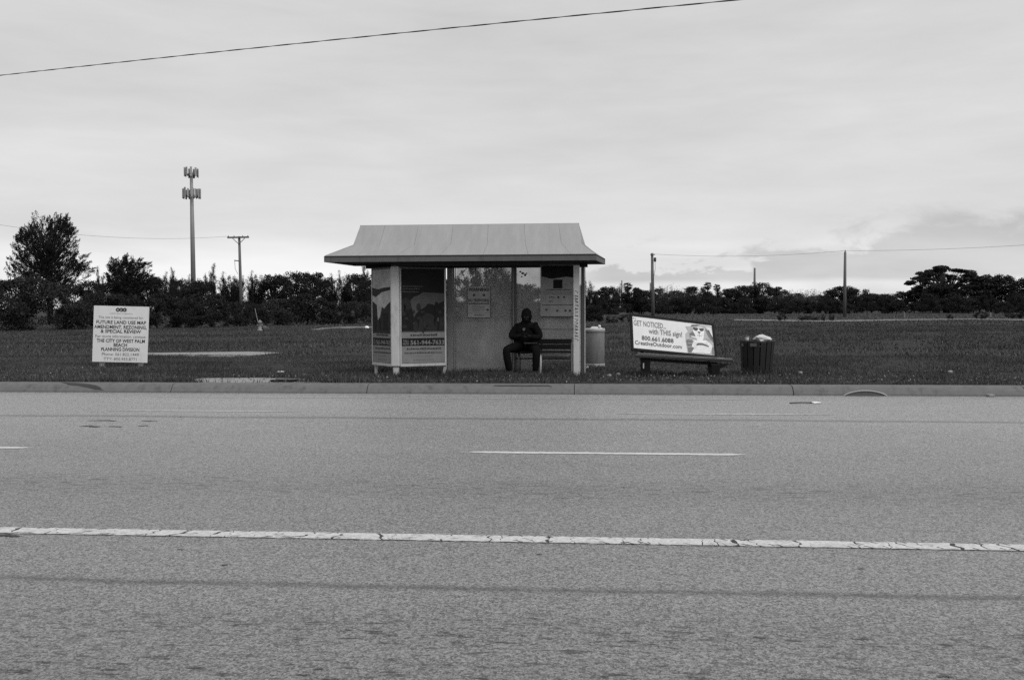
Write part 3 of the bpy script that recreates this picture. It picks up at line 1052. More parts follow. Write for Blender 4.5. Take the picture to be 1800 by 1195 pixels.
# ------------------------------------------------------------------ bench in the shelter
bx0, bx1 = at(903, 600, 17.5)[0], at(1004, 600, 17.5)[0]
wb = thing('waiting_bench', 'dark bench with pale thin legs inside the bus shelter, under the poster', 'bench', ((bx0 + bx1) / 2, 17.5, GZ))
for k in range(3):
    G().box((bx0, 17.32 + k * 0.142, 0.575), (bx1, 17.32 + k * 0.142 + 0.13, 0.605)).ob('seat_slat', M['bench_dark'], wb, bevel=0.005)
for k in range(2):
    G().box((bx0, 17.79, 0.625 + k * 0.105), (bx1, 17.815, 0.625 + k * 0.105 + 0.097)).ob('back_slat', M['bench_dark'], wb, bevel=0.005)
for px in (911, 949.5, 1004):
    x = at(px, 640, 17.36)[0]
    mt = M['post'] if px == 949.5 else M['dark_alu']
    G().tube([(x, 17.34, 0.11), (x + 0.012, 17.36, 0.35), (x + 0.012, 17.38, 0.573)], 0.018, 8).ob('leg', mt, wb, True)
    G().tube([(x, 17.76, 0.11), (x, 17.75, 0.573)], 0.018, 8).ob('leg', M['dark_alu'], wb, True)
    G().box((x - 0.015, 17.816, 0.56), (x + 0.015, 17.832, 0.83)).ob('back_bracket', M['dark_alu'], wb)
G().box((bx0 + .02, 17.62, .44), (bx1 - .02, 17.65, .465)).ob('stretcher', M['bench_dark'], wb)


# ------------------------------------------------------------------ seated person
def skin(P, E, sub=1):
    """P: name -> (x, y, z, r or (rx, ry)); E: list of chains; every island rooted at its first vertex"""
    me = bpy.data.meshes.new('skin_source')
    names = list(P)
    idx = {n: i for i, n in enumerate(names)}
    ed = []
    roots = set()
    seen = set()
    for ch in E:
        if not (set(ch) & seen):
            roots.add(ch[0])
        seen |= set(ch)
        ed += [(idx[a], idx[b]) for a, b in zip(ch[:-1], ch[1:])]
    me.from_pydata([P[n][:3] for n in names], ed, [])
    ob = bpy.data.objects.new('skin_source', me)
    C.objects.link(ob)
    md = ob.modifiers.new('skin', 'SKIN')
    md.use_smooth_shade = True
    for n in names:
        sv = me.skin_vertices[0].data[idx[n]]
        r = P[n][3]
        sv.radius = (r, r) if np.isscalar(r) else r
        sv.use_root = n in roots
    sb = ob.modifiers.new('sub', 'SUBSURF')
    sb.levels = sb.render_levels = sub
    bpy.context.view_layer.update()
    ev = bpy.data.meshes.new_from_object(ob.evaluated_get(bpy.context.evaluated_depsgraph_get()))
    V = [v.co[:] for v in ev.vertices]
    F = [tuple(p.vertices) for p in ev.polygons]
    bpy.data.objects.remove(ob)
    bpy.data.meshes.remove(ev)
    return V, F


pc = at(924, 600, 17.42)
X0 = pc[0]
SY = 17.55                                      # hips
per = thing('person', 'person in black jacket, trousers and cap, seated with bowed head on the shelter bench', 'person', (X0, 17.3, GZ))
kxl, kxr = at(889.5, 620, 16.98)[0], at(943, 620, 16.98)[0]
fxl, fxr = at(895, 655, 16.95)[0], at(940.5, 655, 16.95)[0]
shl, shr = X0 - 0.20, X0 + 0.20
HC = (X0 - .01, SY - .36, .925)                 # where the two hands meet in front of the chest
P = {
    'pelvis': (X0, SY, 0.72, (.15, .12)), 'waist': (X0, SY - .03, 0.87, (.13, .11)), 'chest': (X0 + .005, SY - .09, 1.02, (.15, .11)), 'neckb': (X0 + .015, SY - .14, 1.135, .06),
    'neck': (X0 + .02, SY - .19, 1.175, .055), 'skull': (X0 + .025, SY - .25, 1.265, (.085, .095)), 'crown': (X0 + .025, SY - .255, 1.335, (.068, .075)), 'jaw': (X0 + .025, SY - .335, 1.21, (.046, .046)),
    'shl': (X0 - .19, SY - .11, 1.085, .06), 'ell': (X0 - .275, SY - .19, 0.87, .045), 'wrl': (HC[0] - .075, HC[1] + .03, HC[2] - .015, .030), 'hal': (HC[0] - .03, HC[1], HC[2], (.030, .018)),
    'shr': (X0 + .20, SY - .11, 1.085, .06), 'elr': (X0 + .285, SY - .19, 0.865, .045), 'wrr': (HC[0] + .085, HC[1] + .03, HC[2] - .025, .030), 'har': (HC[0] + .04, HC[1], HC[2] - .01, (.030, .018)),
    'hil': (X0 - .10, SY - .03, 0.71, .085), 'knl': (kxl, 16.98, 0.655, .06), 'anl': (fxl, 17.03, 0.24, .042), 'tol': (fxl - .02, 16.90, 0.19, .035),
    'hir': (X0 + .10, SY - .03, 0.71, .085), 'knr': (kxr, 16.98, 0.655, .06), 'anr': (fxr, 17.03, 0.24, .042), 'tor': (fxr + .02, 16.90, 0.19, .035),
}
E_ = [('pelvis', 'waist', 'chest', 'neckb', 'neck', 'skull', 'crown'), ('skull', 'jaw'), ('neckb', 'shl', 'ell', 'wrl', 'hal'), ('neckb', 'shr', 'elr', 'wrr', 'har'),
      ('pelvis', 'hil', 'knl', 'anl', 'tol'), ('pelvis', 'hir', 'knr', 'anr', 'tor')]
body = G()
body.add(*skin(P, E_, 2))
for sd, hx, hy, hz in ((1, HC[0] - .03, HC[1], HC[2]), (-1, HC[0] + .04, HC[1], HC[2] - .01)):
    for k, ln in enumerate((.066, .074, .070, .056)):
        dz_ = (k - 1.5) * 0.019
        q = {'a': (hx - sd * .012, hy - .004, hz - dz_, .0095), 'b': (hx + sd * ln * .5, hy - .026, hz - dz_ - .004, .009), 'c': (hx + sd * ln * .85, hy - .016, hz - dz_ - .018, .0085), 'd': (hx + sd * ln * .95, hy + .006, hz - dz_ - .022, .007)}
        body.add(*skin(q, [('a', 'b', 'c', 'd')], 1))
    q = {'a': (hx - sd * .03, hy - .006, hz + .014, .011), 'b': (hx - sd * .002, hy - .034, hz + .034, .010), 'c': (hx + sd * .026, hy - .044, hz + .036, .008)}
    body.add(*skin(q, [('a', 'b', 'c')], 1))
# nose, ears, brow on the bowed head
hx, hy, hz = X0 + .025, SY - .25, 1.265
body.add(*skin({'a': (hx, hy - .09, hz - .015, .012), 'b': (hx, hy - .125, hz - .055, .015), 'c': (hx, hy - .108, hz - .062, .009)}, [('a', 'b', 'c')], 1))
for s_ in (-1, 1):
    body.add(*skin({'a': (hx + s_ * .078, hy - .005, hz + .01, .014), 'b': (hx + s_ * .086, hy + .004, hz - .025, .012)}, [('a', 'b')], 1))
body.ob('body', M['skin'], per, True)
g = G()
for s_ in (-1, 1):
    g.lathe((hx + s_ * .032, hy - .084, hz - .004), [(.002, -.010), (.010, -.005), (.012, 0), (.010, .005), (.002, .010)], 8)
g.ob('eyes', M['sole'], per, True)
# jacket (torso and sleeves), collar
J = {k: list(v) for k, v in P.items()}
Pj = {'hem': (X0, SY - .02, .70, (.20, .17)), 'waist': (X0, SY - .04, .85, (.20, .165)), 'chest': (X0 + .005, SY - .09, 1.0, (.205, .16)), 'yoke': (X0 + .01, SY - .12, 1.095, (.16, .125)), 'neckb': (X0 + .015, SY - .15, 1.16, (.105, .095)), 'col': (X0 + .02, SY - .19, 1.205, (.088, .08)),
      'shl': (X0 - .17, SY - .11, 1.075, .095), 'aml': (X0 - .24, SY - .15, .97, .085), 'ell': (X0 - .275, SY - .20, .87, .075), 'wrl': (HC[0] - .10, HC[1] + .03, HC[2] - .02, .05),
      'shr': (X0 + .175, SY - .11, 1.07, .098), 'amr': (X0 + .25, SY - .15, .97, .085), 'elr': (X0 + .285, SY - .20, .865, .075), 'wrr': (HC[0] + .11, HC[1] + .03, HC[2] - .03, .05)}
g = G()
g.add(*skin(Pj, [('hem', 'waist', 'chest', 'yoke', 'neckb', 'col'), ('chest', 'shl', 'aml', 'ell', 'wrl'), ('chest', 'shr', 'amr', 'elr', 'wrr')], 2))
jk = g.ob('jacket', M['jacket'], per, True)
g = G()
ec = at(921, 579, SY - .255)
fc = Face(ec + (-.035, 0, -.035), ec + (.035, 0, -.035), ec + (.035, 0, .035), ec + (-.035, 0, .035))
fc.poly(g, [(.05, .55), (.2, .85), (.45, .95), (.7, .9), (.95, .7), (.8, .45), (.7, .15), (.45, .05), (.2, .25)], 0.002, 0.01)
g.ob('chest_emblem', M['emblem'], jk)
Pt = {'pel': (X0, SY, .71, (.185, .13)), 'hil': (X0 - .11, SY - .08, .695, .115), 'ml': ((X0 + kxl) / 2 - .05, 17.2, .685, .10), 'knl': (kxl, 16.99, .655, .082), 'cl': ((kxl + fxl) / 2 - .005, 17.0, .45, .075), 'anl': (fxl, 17.03, .23, .062),
      'hir': (X0 + .11, SY - .08, .695, .115), 'mr': ((X0 + kxr) / 2 + .05, 17.2, .685, .10), 'knr': (kxr, 16.99, .655, .082), 'cr': ((kxr + fxr) / 2 + .005, 17.0, .45, .075), 'anr': (fxr, 17.03, .23, .062)}
g = G()
g.add(*skin(Pt, [('pel', 'hil', 'ml', 'knl', 'cl', 'anl'), ('pel', 'hir', 'mr', 'knr', 'cr', 'anr')], 2))
g.ob('trousers', M['trousers'], per, True)
for fx, s_ in ((fxl, -1), (fxr, 1)):
    g = G()
    g.add(*skin({'h': (fx, 17.06, .20, .045), 'm': (fx + s_ * .01, 16.97, .195, (.047, .042)), 't': (fx + s_ * .025, 16.87, .185, (.045, .032))}, [('h', 'm', 't')], 2))
    sh = g.ob('shoe', M['shoe'], per, True)
    g = G().hexa([(fx - .04, 17.11, .152), (fx + .04, 17.11, .152), (fx + .045 + s_ * .025, 16.84, .152), (fx - .045 + s_ * .025, 16.84, .152)],
                 [(fx - .04, 17.11, .17), (fx + .04, 17.11, .17), (fx + .045 + s_ * .025, 16.84, .17), (fx - .045 + s_ * .025, 16.84, .17)])
    g.ob('sole', M['sole'], sh, bevel=0.004)
g = G()
capp = [(.101 * math.cos(a) ** .8, .155 * math.sin(a)) for a in [math.radians(q) for q in (0, 12, 24, 36, 48, 60, 72, 84)]]
g.lathe((hx, hy + .012, hz + .012), [(.098, -.045), (.104, -.03), (.104, -.004)] + capp[1:], 18)
g.lathe((hx, hy + .035, hz - .03), [(.06, -.07), (.085, -.04), (.09, 0), (.085, .03)], 14)
g.ob('knit_cap', M['jacket'], per, True)
# flat pale-edged folder lying across the lap
fl = thing('folder', 'thin flat folder with a pale edge lying on the seated person\'s lap', 'folder', (X0 + .10, 17.12, .775))
G().hexa([(X0 - .02, 17.05, .765), (X0 + .25, 17.05, .768), (X0 + .25, 17.22, .775), (X0 - .02, 17.22, .775)], [(X0 - .02, 17.05, .778), (X0 + .25, 17.05, .781), (X0 + .25, 17.22, .79), (X0 - .02, 17.22, .79)]).ob('cover', M['jacket'], fl)
G().box((X0 + .0, 17.046, .770), (X0 + .24, 17.0495, .776)).ob('paper_edge', M['emblem'], fl)

# ------------------------------------------------------------------ grey litter bin behind the right post
bc = gnd(1045, 646.5)
bc = (bc[0] + 0.005, bc[1] + 0.2, GZ)
lb = thing('litter_bin', 'round light grey perforated litter bin with pale rims beside the shelter\'s right post', 'litter bin', bc)
g = G().lathe(bc, [(.205, .04), (.212, .06), (.212, .76), (.205, .78), (.19, .78), (.19, .60)], 28, False)
g.ob('shell', M['bin'], lb, True)
G().lathe(bc, [(.2, -.03), (.222, -.02), (.222, .075), (.214, .085)], 28).ob('base_ring', M['bin_rim'], lb, True)
G().lathe(bc, [(.214, .755), (.224, .765), (.224, .825), (.21, .84), (.19, .835), (.19, .76)], 28, False).ob('rim', M['bin_rim'], lb, True)


def crumple(c, rx, ry, rz, seed, material, name, label, cat, group=None, n=42):
    r = random.Random(seed)
    import bmesh
    bm = bmesh.new()
    bmesh.ops.create_icosphere(bm, subdivisions=2, radius=1.0)
    for v in bm.verts:
        k = r.uniform(0.72, 1.12)
        v.co = Vector((v.co.x * rx * k, v.co.y * ry * k, max(v.co.z, -0.65) * rz * k))
    me = bpy.data.meshes.new(name)
    bm.to_mesh(me)
    bm.free()
    me.materials.append(material)
    o = link(name, me)
    o.location = tuple(map(float, c))
    return tag(o, label, cat, group)


crumple((bc[0] + .02, bc[1] - .02, GZ + .80), .17, .16, .085, 1, M['bag'], 'garbage', 'heap of pale garbage showing over the rim of the grey litter bin', 'garbage')
crumple((bc[0] + .10, bc[1] - .08, GZ + .885), .035, .035, .03, 2, M['paper'], 'paper_ball', 'small white paper ball on top of the grey bin\'s garbage', 'litter')

# ------------------------------------------------------------------ advertising bench, leaning
ab = thing('advertising_bench', 'broken dark street bench whose white advertising backrest tilts down to the right', 'bench', (1.8, 17.45, GZ))
af = Face(at(1112, 613.5, 17.46), at(1258.5, 627, 17.62), at(1252.5, 570.5, 17.82), at(1109.5, 553.5, 17.66))
g = G()
af.slab(g, 0.035, 0)
bp_ = g.ob('backrest', M['bench_dark'], ab)
g = G()
af.slab(g, 0.008, 0.009, .012, .035, .988, .965)
pn = g.ob('sign_face', M['board'], bp_)
for e in ((-.016, -.04, 1.016, .034), (-.016, .962, 1.016, 1.04), (-.016, .0345, .014, .9615), (.984, .0345, 1.016, .9615)):
    g = G()
    af.slab(g, 0.05, 0.014, *e)
    g.ob('frame_bar', M['bench_dark'], bp_, bevel=0.004)
ZO = 0.012


def letters(fc, items, parent, material, off):
    for it in items:
        g = G()
        fc.text(g, *it[:4], width=it[4], align=it[5] if len(it) > 5 else 'c', bold=it[6] if len(it) > 6 else 0.0, off=off)
        g.ob('lettering', material, parent)


letters(af, [('GET NOTICED...', .025, .70, .155, .395, 'l', .012), ('with THIS sign!', .205, .505, .15, .405, 'l', .012)], bp_, M['ink2'], ZO)
letters(af, [('800.661.6088', .115, .295, .125, .385, 'l', .015), ('CreativeOutdoor.com', .03, .145, .115, .565, 'l', .012)], bp_, M['ink'], ZO)
g = G()
af.dashes(g, .02, .065, .895, .03, ZO, 8, .01, .02)
g.ob('fine_print', M['ink2'], bp_)
# printed picture of a dog in sunglasses holding a drink, lounging
px_ = lambda L: [((x - 0) / 1.0, y) for x, y in L]


def prt(polys, v, off, name='print'):
    g = G()
    for p in polys:
        af.poly(g, p, off, 0.001)
    k = 'print_%d' % int(v * 1000)
    if k not in M:
        M[k] = mat('print_grey_%d' % int(v * 1000), v, 0.45, 0.25, 18.0, 0.3)
    return g.ob(name, M[k], bp_)


prt([[(.66, .05), (.985, .05), (.985, .93), (.80, .95), (.72, .86), (.66, .84), (.69, .70), (.655, .62), (.65, .40)]], .30, ZO, 'picture_ground')
prt([[(.67, .05), (.74, .05), (.76, .24), (.735, .40), (.70, .48), (.655, .42)], [(.70, .52), (.80, .55), (.80, .66), (.73, .70), (.70, .64)], [(.72, .85), (.80, .88), (.84, .94), (.74, .92)]], .10, ZO + .002, 'picture_shade')
prt([[(.90, .84), (.925, .80), (.985, .50), (.985, .42), (.955, .50), (.92, .64)], [(.955, .05), (.985, .05), (.985, .30), (.955, .25)]], .12, ZO + .002, 'picture_shade')
prt([[(.90, .90), (.975, .88), (.985, .62), (.955, .66), (.93, .80)]], .5, ZO + .003, 'picture_parasol')
prt([[(.705, .06), (.93, .07), (.955, .20), (.965, .33), (.935, .42), (.90, .42), (.86, .46), (.78, .43), (.735, .38), (.715, .24), (.745, .20)]], .52, ZO + .0035, 'dog_body')
prt([[(.66 + k * .012, .20 + k * .11), (.73, .22 + k * .11), (.73, .245 + k * .11), (.66 + k * .012, .235 + k * .11)] for k in range(6)] + [[(.90, .50 - k * .1), (.95, .47 - k * .1), (.95, .50 - k * .1), (.90, .53 - k * .1)] for k in range(2)], .22, ZO + .0028, 'picture_shade')
prt([[(.745, .72), (.77, .85), (.80, .86), (.835, .865), (.87, .85), (.89, .83), (.885, .72), (.875, .60), (.865, .50), (.84, .40), (.80, .40), (.78, .50), (.765, .62)]], .58, ZO + .005, 'dog_head')
prt([[(.715, .57), (.80, .55), (.80, .50), (.725, .53)], [(.735, .44), (.90, .47), (.94, .36), (.93, .33), (.90, .39), (.76, .36)]], .55, ZO + .0055, 'towel')
prt([[(.752, .84), (.80, .84), (.812, .80), (.80, .745), (.775, .735), (.758, .76)], [(.825, .83), (.878, .84), (.885, .80), (.87, .75), (.845, .74), (.828, .77)], [(.80, .825), (.828, .822), (.828, .81), (.80, .812)]], .035, ZO + .0065, 'sunglasses')
prt([[(.803, .72), (.838, .72), (.835, .685), (.82, .665), (.806, .685)], [(.795, .61), (.85, .60), (.85, .585), (.823, .60), (.795, .59)], [(.818, .66), (.823, .66), (.823, .56), (.818, .56)]], .05, ZO + .0065, 'dog_nose')
prt([[(.775, .33), (.80, .365), (.85, .37), (.90, .34), (.925, .30), (.92, .265), (.90, .29), (.85, .315), (.80, .305), (.775, .28)]], .07, ZO + .0065, 'drink_strap')
prt([[(.93, .80), (.945, .80), (.985, .56), (.985, .50)]], .06, ZO + .0065, 'parasol_pole')


# seat boards and concrete legs
def bd(px0, py0, px1, py1, Y0, dep, th, material, name):
    a, b = at(px0, py0, Y0), at(px1, py1, Y0 + 0.16)
    g = G()
    g.hexa([a - (0, 0, th), b - (0, 0, th), b + (0, dep, -th), a + (0, dep, -th)], [a, b, b + (0, dep, 0), a + (0, dep, 0)])
    return g.ob(name, material, ab, bevel=0.006)


bd(1117, 623.5, 1289, 632.0, 17.08, .125, .05, M['bench_top'], 'seat_board')
bd(1119, 621.7, 1288, 630.6, 17.22, .125, .05, M['bench_top'], 'seat_board')
bd(1121, 620.2, 1274, 629.0, 17.36, .115, .05, M['fascia'], 'seat_board')  # rear board coloured lighter to paint in the sky sheen along the seat top
bd(1126, 629.5, 1262, 637.5, 17.14, .30, .05, M['bench_dark'], 'seat_frame')
for px, pt in ((1135, 627), (1257, 637)):
    x = at(px, 640, 17.2)[0]
    zt_ = at(px, pt + 3, 17.2)[2]
    g = G()
    g.hexa([(x - .075, 17.14, .10), (x + .08, 17.14, .10), (x + .08, 17.55, .10), (x - .075, 17.55, .10)],
           [(x - .08, 17.14, zt_), (x + .085, 17.14, zt_), (x + .085, 17.55, zt_ + .01), (x - .08, 17.55, zt_ + .01)])
    g.ob('leg', M['leg_dark'], ab, bevel=0.012)
    if px == 1257:
        g = G().hexa([(x + .086, 17.2, zt_ - .09), (x + .10, 17.2, zt_ - .08), (x + .10, 17.4, zt_ - .08), (x + .086, 17.4, zt_ - .09)], [(x + .086, 17.2, zt_ + .0), (x + .27, 17.2, zt_ + .0), (x + .27, 17.4, zt_ + .0), (x + .086, 17.4, zt_)])
        g.ob('bracket', M['leg_dark'], ab)
    else:
        G().box((x - .055, 17.131, .30), (x - .033, 17.1385, .40)).ob('label_plate', M['tin'], ab)
    yb_ = 17.60 if px == 1135 else 17.76
    G().beam((x - .02, yb_, .12), (x - .05, yb_ + .17, zt_ + .40), .06, .04, (0, 1, 0)).ob('back_support', M['bench_dark'], ab)

# ------------------------------------------------------------------ slatted trash can
tc = (at(1330, 640, 18.1)[0], 18.1, GZ)
can = thing('slatted_trash_can', 'dark slatted wooden trash can leaning slightly on the grass right of the bench', 'trash can', tc)
NS = 16
lean = 0.03
for k in range(NS):
    t0 = 2 * math.pi * (k + 0.05) / NS
    t1 = 2 * math.pi * (k + 0.90) / NS
    rb, rt = .287, .332
    zt_ = .62 + random.uniform(-.02, .025)
    g = G()
    q = lambda r, t, z: (tc[0] + r * math.cos(t) + z * lean * .6, tc[1] + r * math.sin(t), tc[2] + z)
    g.hexa([q(rb, t0, -.02), q(rb, t1, -.02), q(rb - .022, t1, -.02), q(rb - .022, t0, -.02)], [q(rt, t0, zt_), q(rt, t1, zt_), q(rt - .022, t1, zt_), q(rt - .022, t0, zt_)])
    g.ob('slat', M['slat'], can, bevel=0.004)
for z_, r_b in ((.10, .262), (.50, .298)):
    G().lathe((tc[0] + z_ * lean * .6, tc[1], tc[2] + z_), [(r_b - .012, 0), (r_b, 0), (r_b + .003, .05), (r_b - .009, .05)], 24, False).ob('hoop', M['dark_alu'], can, True)
G().lathe((tc[0], tc[1], tc[2]), [(.23, .0), (.26, .35), (.285, .56), (.295, .63), (.31, .635), (.315, .60)], 24, False).ob('liner', M['liner'], can, True)
for px0, px1, py0, py1 in ((1303.5, 1310, 603.5, 608.5), (1318.5, 1330, 603.5, 609)):
    pm = ((px0 + px1) / 2)
    Yc = tc[1] - math.sqrt(max(.335 ** 2 - (at(pm, 606, tc[1] - .3)[0] - tc[0]) ** 2, .004)) - .012
    a, b = at(px0, py1, Yc), at(px1, py0, Yc)
    G().box((a[0], Yc - .004, a[2]), (b[0], Yc + .004, b[2])).ob('sticker', M['ad_mid'], can)
bgp = at(1340, 597, 18.05)
crumple((bgp[0] + .01, 18.08, GZ + .66), .175, .15, .10, 12, M['bag'], 'trash_bag', 'crumpled white bag bulging out of the slatted trash can', 'bag')
cp = at(1313.5, 597, 18.05)
cup = thing('paper_cup', 'pale paper cup standing upright at the left rim of the slatted trash can', 'cup', (cp[0], 18.05, GZ + .60))
G().lathe((cp[0], 18.05, GZ + .60), [(.026, 0), (.036, .10)], 14).ob('cup_body', M['tin'], cup, True)
G().lathe((cp[0], 18.05, GZ + .70), [(.039, 0), (.039, .012), (.02, .016)], 14).ob('lid', M['ad_pale'], cup, True)

# ------------------------------------------------------------------ planning notice board
pb = thing('notice_board', 'square white city planning notice board on two short stakes in the grass', 'notice board', (-10.3, 19.48, GZ))
nf = Face(at(162, 635.5, 19.42), at(258.5, 637.5, 19.42), at(262, 539.3, 19.52), at(165.2, 537, 19.52))
g = G()
nf.slab(g, .018, 0)
nb = g.ob('board', M['board'], pb)
for px in (178.5, 246.5):
    p = at(px, 645, 19.47)
    G().beam((p[0], 19.475, .08), (p[0] + .02, 19.56, 1.1), .10, .045, (0, 1, 0)).ob('stake', M['tin'], pb)
K = M['ink']
letters(nf, [('FUTURE LAND USE MAP', .507, .682, .058, .905, 'c', .02), ('AMENDMENT, REZONING,', .495, .597, .058, .955, 'c', .02), ('& SPECIAL REVIEW', .505, .520, .058, .735, 'c', .022),
             ('THE CITY OF WEST PALM', .51, .352, .058, .875, 'c', .022), ('BEACH', .505, .278, .058, .245, 'c', .022), ('PLANNING DIVISION', .505, .200, .058, .695, 'c', .022)], nb, K, .003)
letters(nf, [('This site is being considered for:', .5, .778, .040, .82, 'c', .0), ('For more information contact:', .505, .437, .046, .92, 'c', .003), ('Phone: 561.822.1449', .51, .118, .048, .67, 'c', .003), ('TTY: 800.955.8771', .51, .034, .048, .60, 'c', .003)], nb, M['ink2'], .003)
letters(nf, [('WEST PALM BEACH', .5, .855, .022, .42, 'c', .0)], nb, M['tin'], .003)
g = G()
for u in (.437, .5, .563):
    nf.ellipse(g, u, .935, .037, .036, .003, 20)
g.ob('emblem', K, nb)
letters(nf, [('w', .437, .920, .036, .034, 'c', .01), ('p', .5, .920, .036, .022, 'c', .01), ('b', .563, .920, .030, .022, 'c', .01)], nb, M['board'], .005)

# ------------------------------------------------------------------ litter and small things on the verge
def pt(px, py):
    p = gnd(px, py)
    return (p[0], p[1], GZ + .015)


crumple(pt(1033, 647), .035, .03, .03, 21, M['paper'], 'paper_scrap', 'white crumpled scrap at the foot of the grey litter bin', 'litter')
crumple(pt(1071, 661.5), .04, .03, .035, 22, M['stone'], 'litter_lump', 'pale lump in the grass between the shelter and the bench, nearer the shelter', 'litter')
crumple(pt(1087, 659), .045, .03, .03, 23, M['stone'], 'litter_lump', 'pale lump in the grass between the shelter and the bench, nearer the bench', 'litter')
crumple(pt(1407, 657), .05, .03, .035, 24, M['stone'], 'litter_lump', 'small dull lump in the grass just right of the slatted trash can', 'litter')
crumple(pt(1670, 655.5), .07, .05, .04, 25, M['stone'], 'pale_stone', 'low pale rounded stone in the grass at the far right of the verge', 'stone')
crumple(pt(493, 654.5), .08, .03, .012, 26, M['paper'], 'paper_sheet', 'flat white paper lying in the grass behind the concrete pad', 'litter')
crumple(pt(645, 577.5), .14, .14, .16, 27, M['paper'], 'white_ball', 'small white ball-like object far off on the sandy track left of the shelter', 'ball')
crumple((gnd(1434, 709, 0)[0], gnd(1434, 709, 0)[1], .012), .09, .05, .018, 28, M['paper'], 'road_scrap', 'flat pale scrap lying on the road near the kerb right of the trash can', 'litter')
crumple((gnd(1733, 695.5, 0)[0], KY - .05, .02), .08, .035, .035, 29, M['stone'], 'gutter_lump', 'pale crumpled lump in the gutter near the right edge of the road', 'litter')
a, b = gnd(1388, 709.5, 0), gnd(1428, 709, 0)
st = G().tube([(a[0], a[1], .012), ((a[0] + b[0]) / 2, a[1] + .02, .018), (b[0], b[1], .012)], .009, 5).ob('stick', M['bark'])
tag(st, 'thin dark stick lying on the road beside the pale scrap', 'stick')
a = gnd(505, 669)
brd = G()
brd.hexa([(a[0] - .22, 15.62, .152), (a[0] + .2, 15.60, .152), (a[0] + .22, 15.85, .152), (a[0] - .18, 15.88, .152)], [(a[0] - .22, 15.62, .185), (a[0] + .2, 15.60, .185), (a[0] + .22, 15.85, .185), (a[0] - .18, 15.88, .185)])
tag(brd.ob('rubber_mat', M['liner']), 'flat black scrap of rubber lying on the concrete pad behind the kerb', 'scrap')

# ------------------------------------------------------------------ hydrant and guy wire
hp = gnd(457, 581.5)
hy_ = thing('fire_hydrant', 'small pale fire hydrant far off on the grass before the dark bushes', 'fire hydrant', hp)
G().lathe(hp, [(.16, -.02), (.16, .05), (.11, .07), (.10, .40), (.12, .42), (.12, .46)], 14).ob('barrel', M['hydrant'], hy_, True)
G().lathe((hp[0], hp[1], hp[2] + .46), [(.13, 0), (.12, .06), (.07, .12), (.03, .13), (.03, .17)], 14).ob('bonnet', M['hydrant'], hy_, True)
for d in (-1, 1):
    G().tube([(hp[0] + d * .08, hp[1], hp[2] + .32), (hp[0] + d * .17, hp[1], hp[2] + .32)], .05, 8).ob('outlet', M['hydrant'], hy_)
crumple((hp[0] + .18, hp[1] + .3, GZ + .1), .28, .2, .2, 33, M['hydrant_shade'], 'shade_lump', 'low dark lump standing in for the shadow just right of the hydrant', 'shadow stand-in')  # added dark body in place of the hydrant's shadow

# ------------------------------------------------------------------ cell tower
tw = at(340, 495, 190.0)
tz = at(340, 294, 190.0)[2]
ct = thing('cell_tower', 'tall grey monopole phone mast with two rings of antennas above the left trees', 'cell tower', (tw[0], 190, GZ))
G().tube([(tw[0], 190, 0), (tw[0] - .05, 190, tz * .55), (tw[0] - .1, 190, tz - 1.0)], (.55, .45, .30), 16).ob('mast', M['mono'], ct, True)


def ring(zc, R_, n, hh, skip=(), ob_m=('antenna', 'antenna_d')):
    cx_ = tw[0] - .1
    g = G()
    for k in range(12):
        t0, t1 = 2 * math.pi * k / 12, 2 * math.pi * (k + 1) / 12
        g.beam((cx_ + R_ * .93 * math.cos(t0), 190 + R_ * .93 * math.sin(t0), zc), (cx_ + R_ * .93 * math.cos(t1), 190 + R_ * .93 * math.sin(t1), zc), .16, .2)
    for k in range(6):
        t = 2 * math.pi * k / 6
        g.beam((cx_, 190, zc - .35), (cx_ + R_ * .93 * math.cos(t), 190 + R_ * .93 * math.sin(t), zc), .14, .16)
        g.beam((cx_, 190, zc - .9), (cx_ + R_ * .5 * math.cos(t), 190 + R_ * .5 * math.sin(t), zc - .1), .1, .1)
    g.ob('platform', M['antenna_d'], ct)
    for k in range(n):
        if k in skip:
            continue
        t = 2 * math.pi * (k + .3) / n
        h0 = hh * random.uniform(.85, 1.1)
        cxp, cyp = cx_ + R_ * math.cos(t), 190 + R_ * math.sin(t)
        tx, ty = -math.sin(t), math.cos(t)
        wd = random.choice((.15, .17, .2))
        g = G()
        lo = [(cxp + tx * wd + math.cos(t) * e, cyp + ty * wd + math.sin(t) * e) for e in (0, .16)] + [(cxp - tx * wd + math.cos(t) * e, cyp - ty * wd + math.sin(t) * e) for e in (.16, 0)]
        z0 = zc - .35 + random.uniform(-.25, .1)
        g.hexa([(x, y, z0) for x, y in lo], [(x, y, z0 + h0 + .3) for x, y in lo])
        an = g.ob('antenna_panel', M['antenna'], ct)
        g = G().beam((cxp - math.cos(t) * .08, cyp - math.sin(t) * .08, zc - .5), (cxp - math.cos(t) * .08, cyp - math.sin(t) * .08, zc + h0 - .1), .07, .07, (0, 1, 0))
        g.ob('mount_pipe', M['antenna_d'], an)


ring(at(340, 345, 190)[2], 1.75, 15, 1.75)
ring(at(340, 307.5, 190)[2], 1.35, 9, 1.55)

# ------------------------------------------------------------------ utility poles and wires
def pole(px, py_top, Y, r, label, arm=None, name='utility_pole', lean=0.0, hard=True):
    p = at(px, 560, Y)
    zt_ = at(px, py_top, Y)[2]
    t = thing(name, label, 'utility pole', (p[0], Y, GZ), 'utility poles across the field')
    G().tube([(p[0] + lean, Y, 0), (p[0] + lean * .5, Y, zt_ * .5), (p[0], Y, zt_)], (r * 1.25, r * 1.1, r * .85), 10).ob('shaft', M['pole'], t, True)
    return t, p[0], zt_


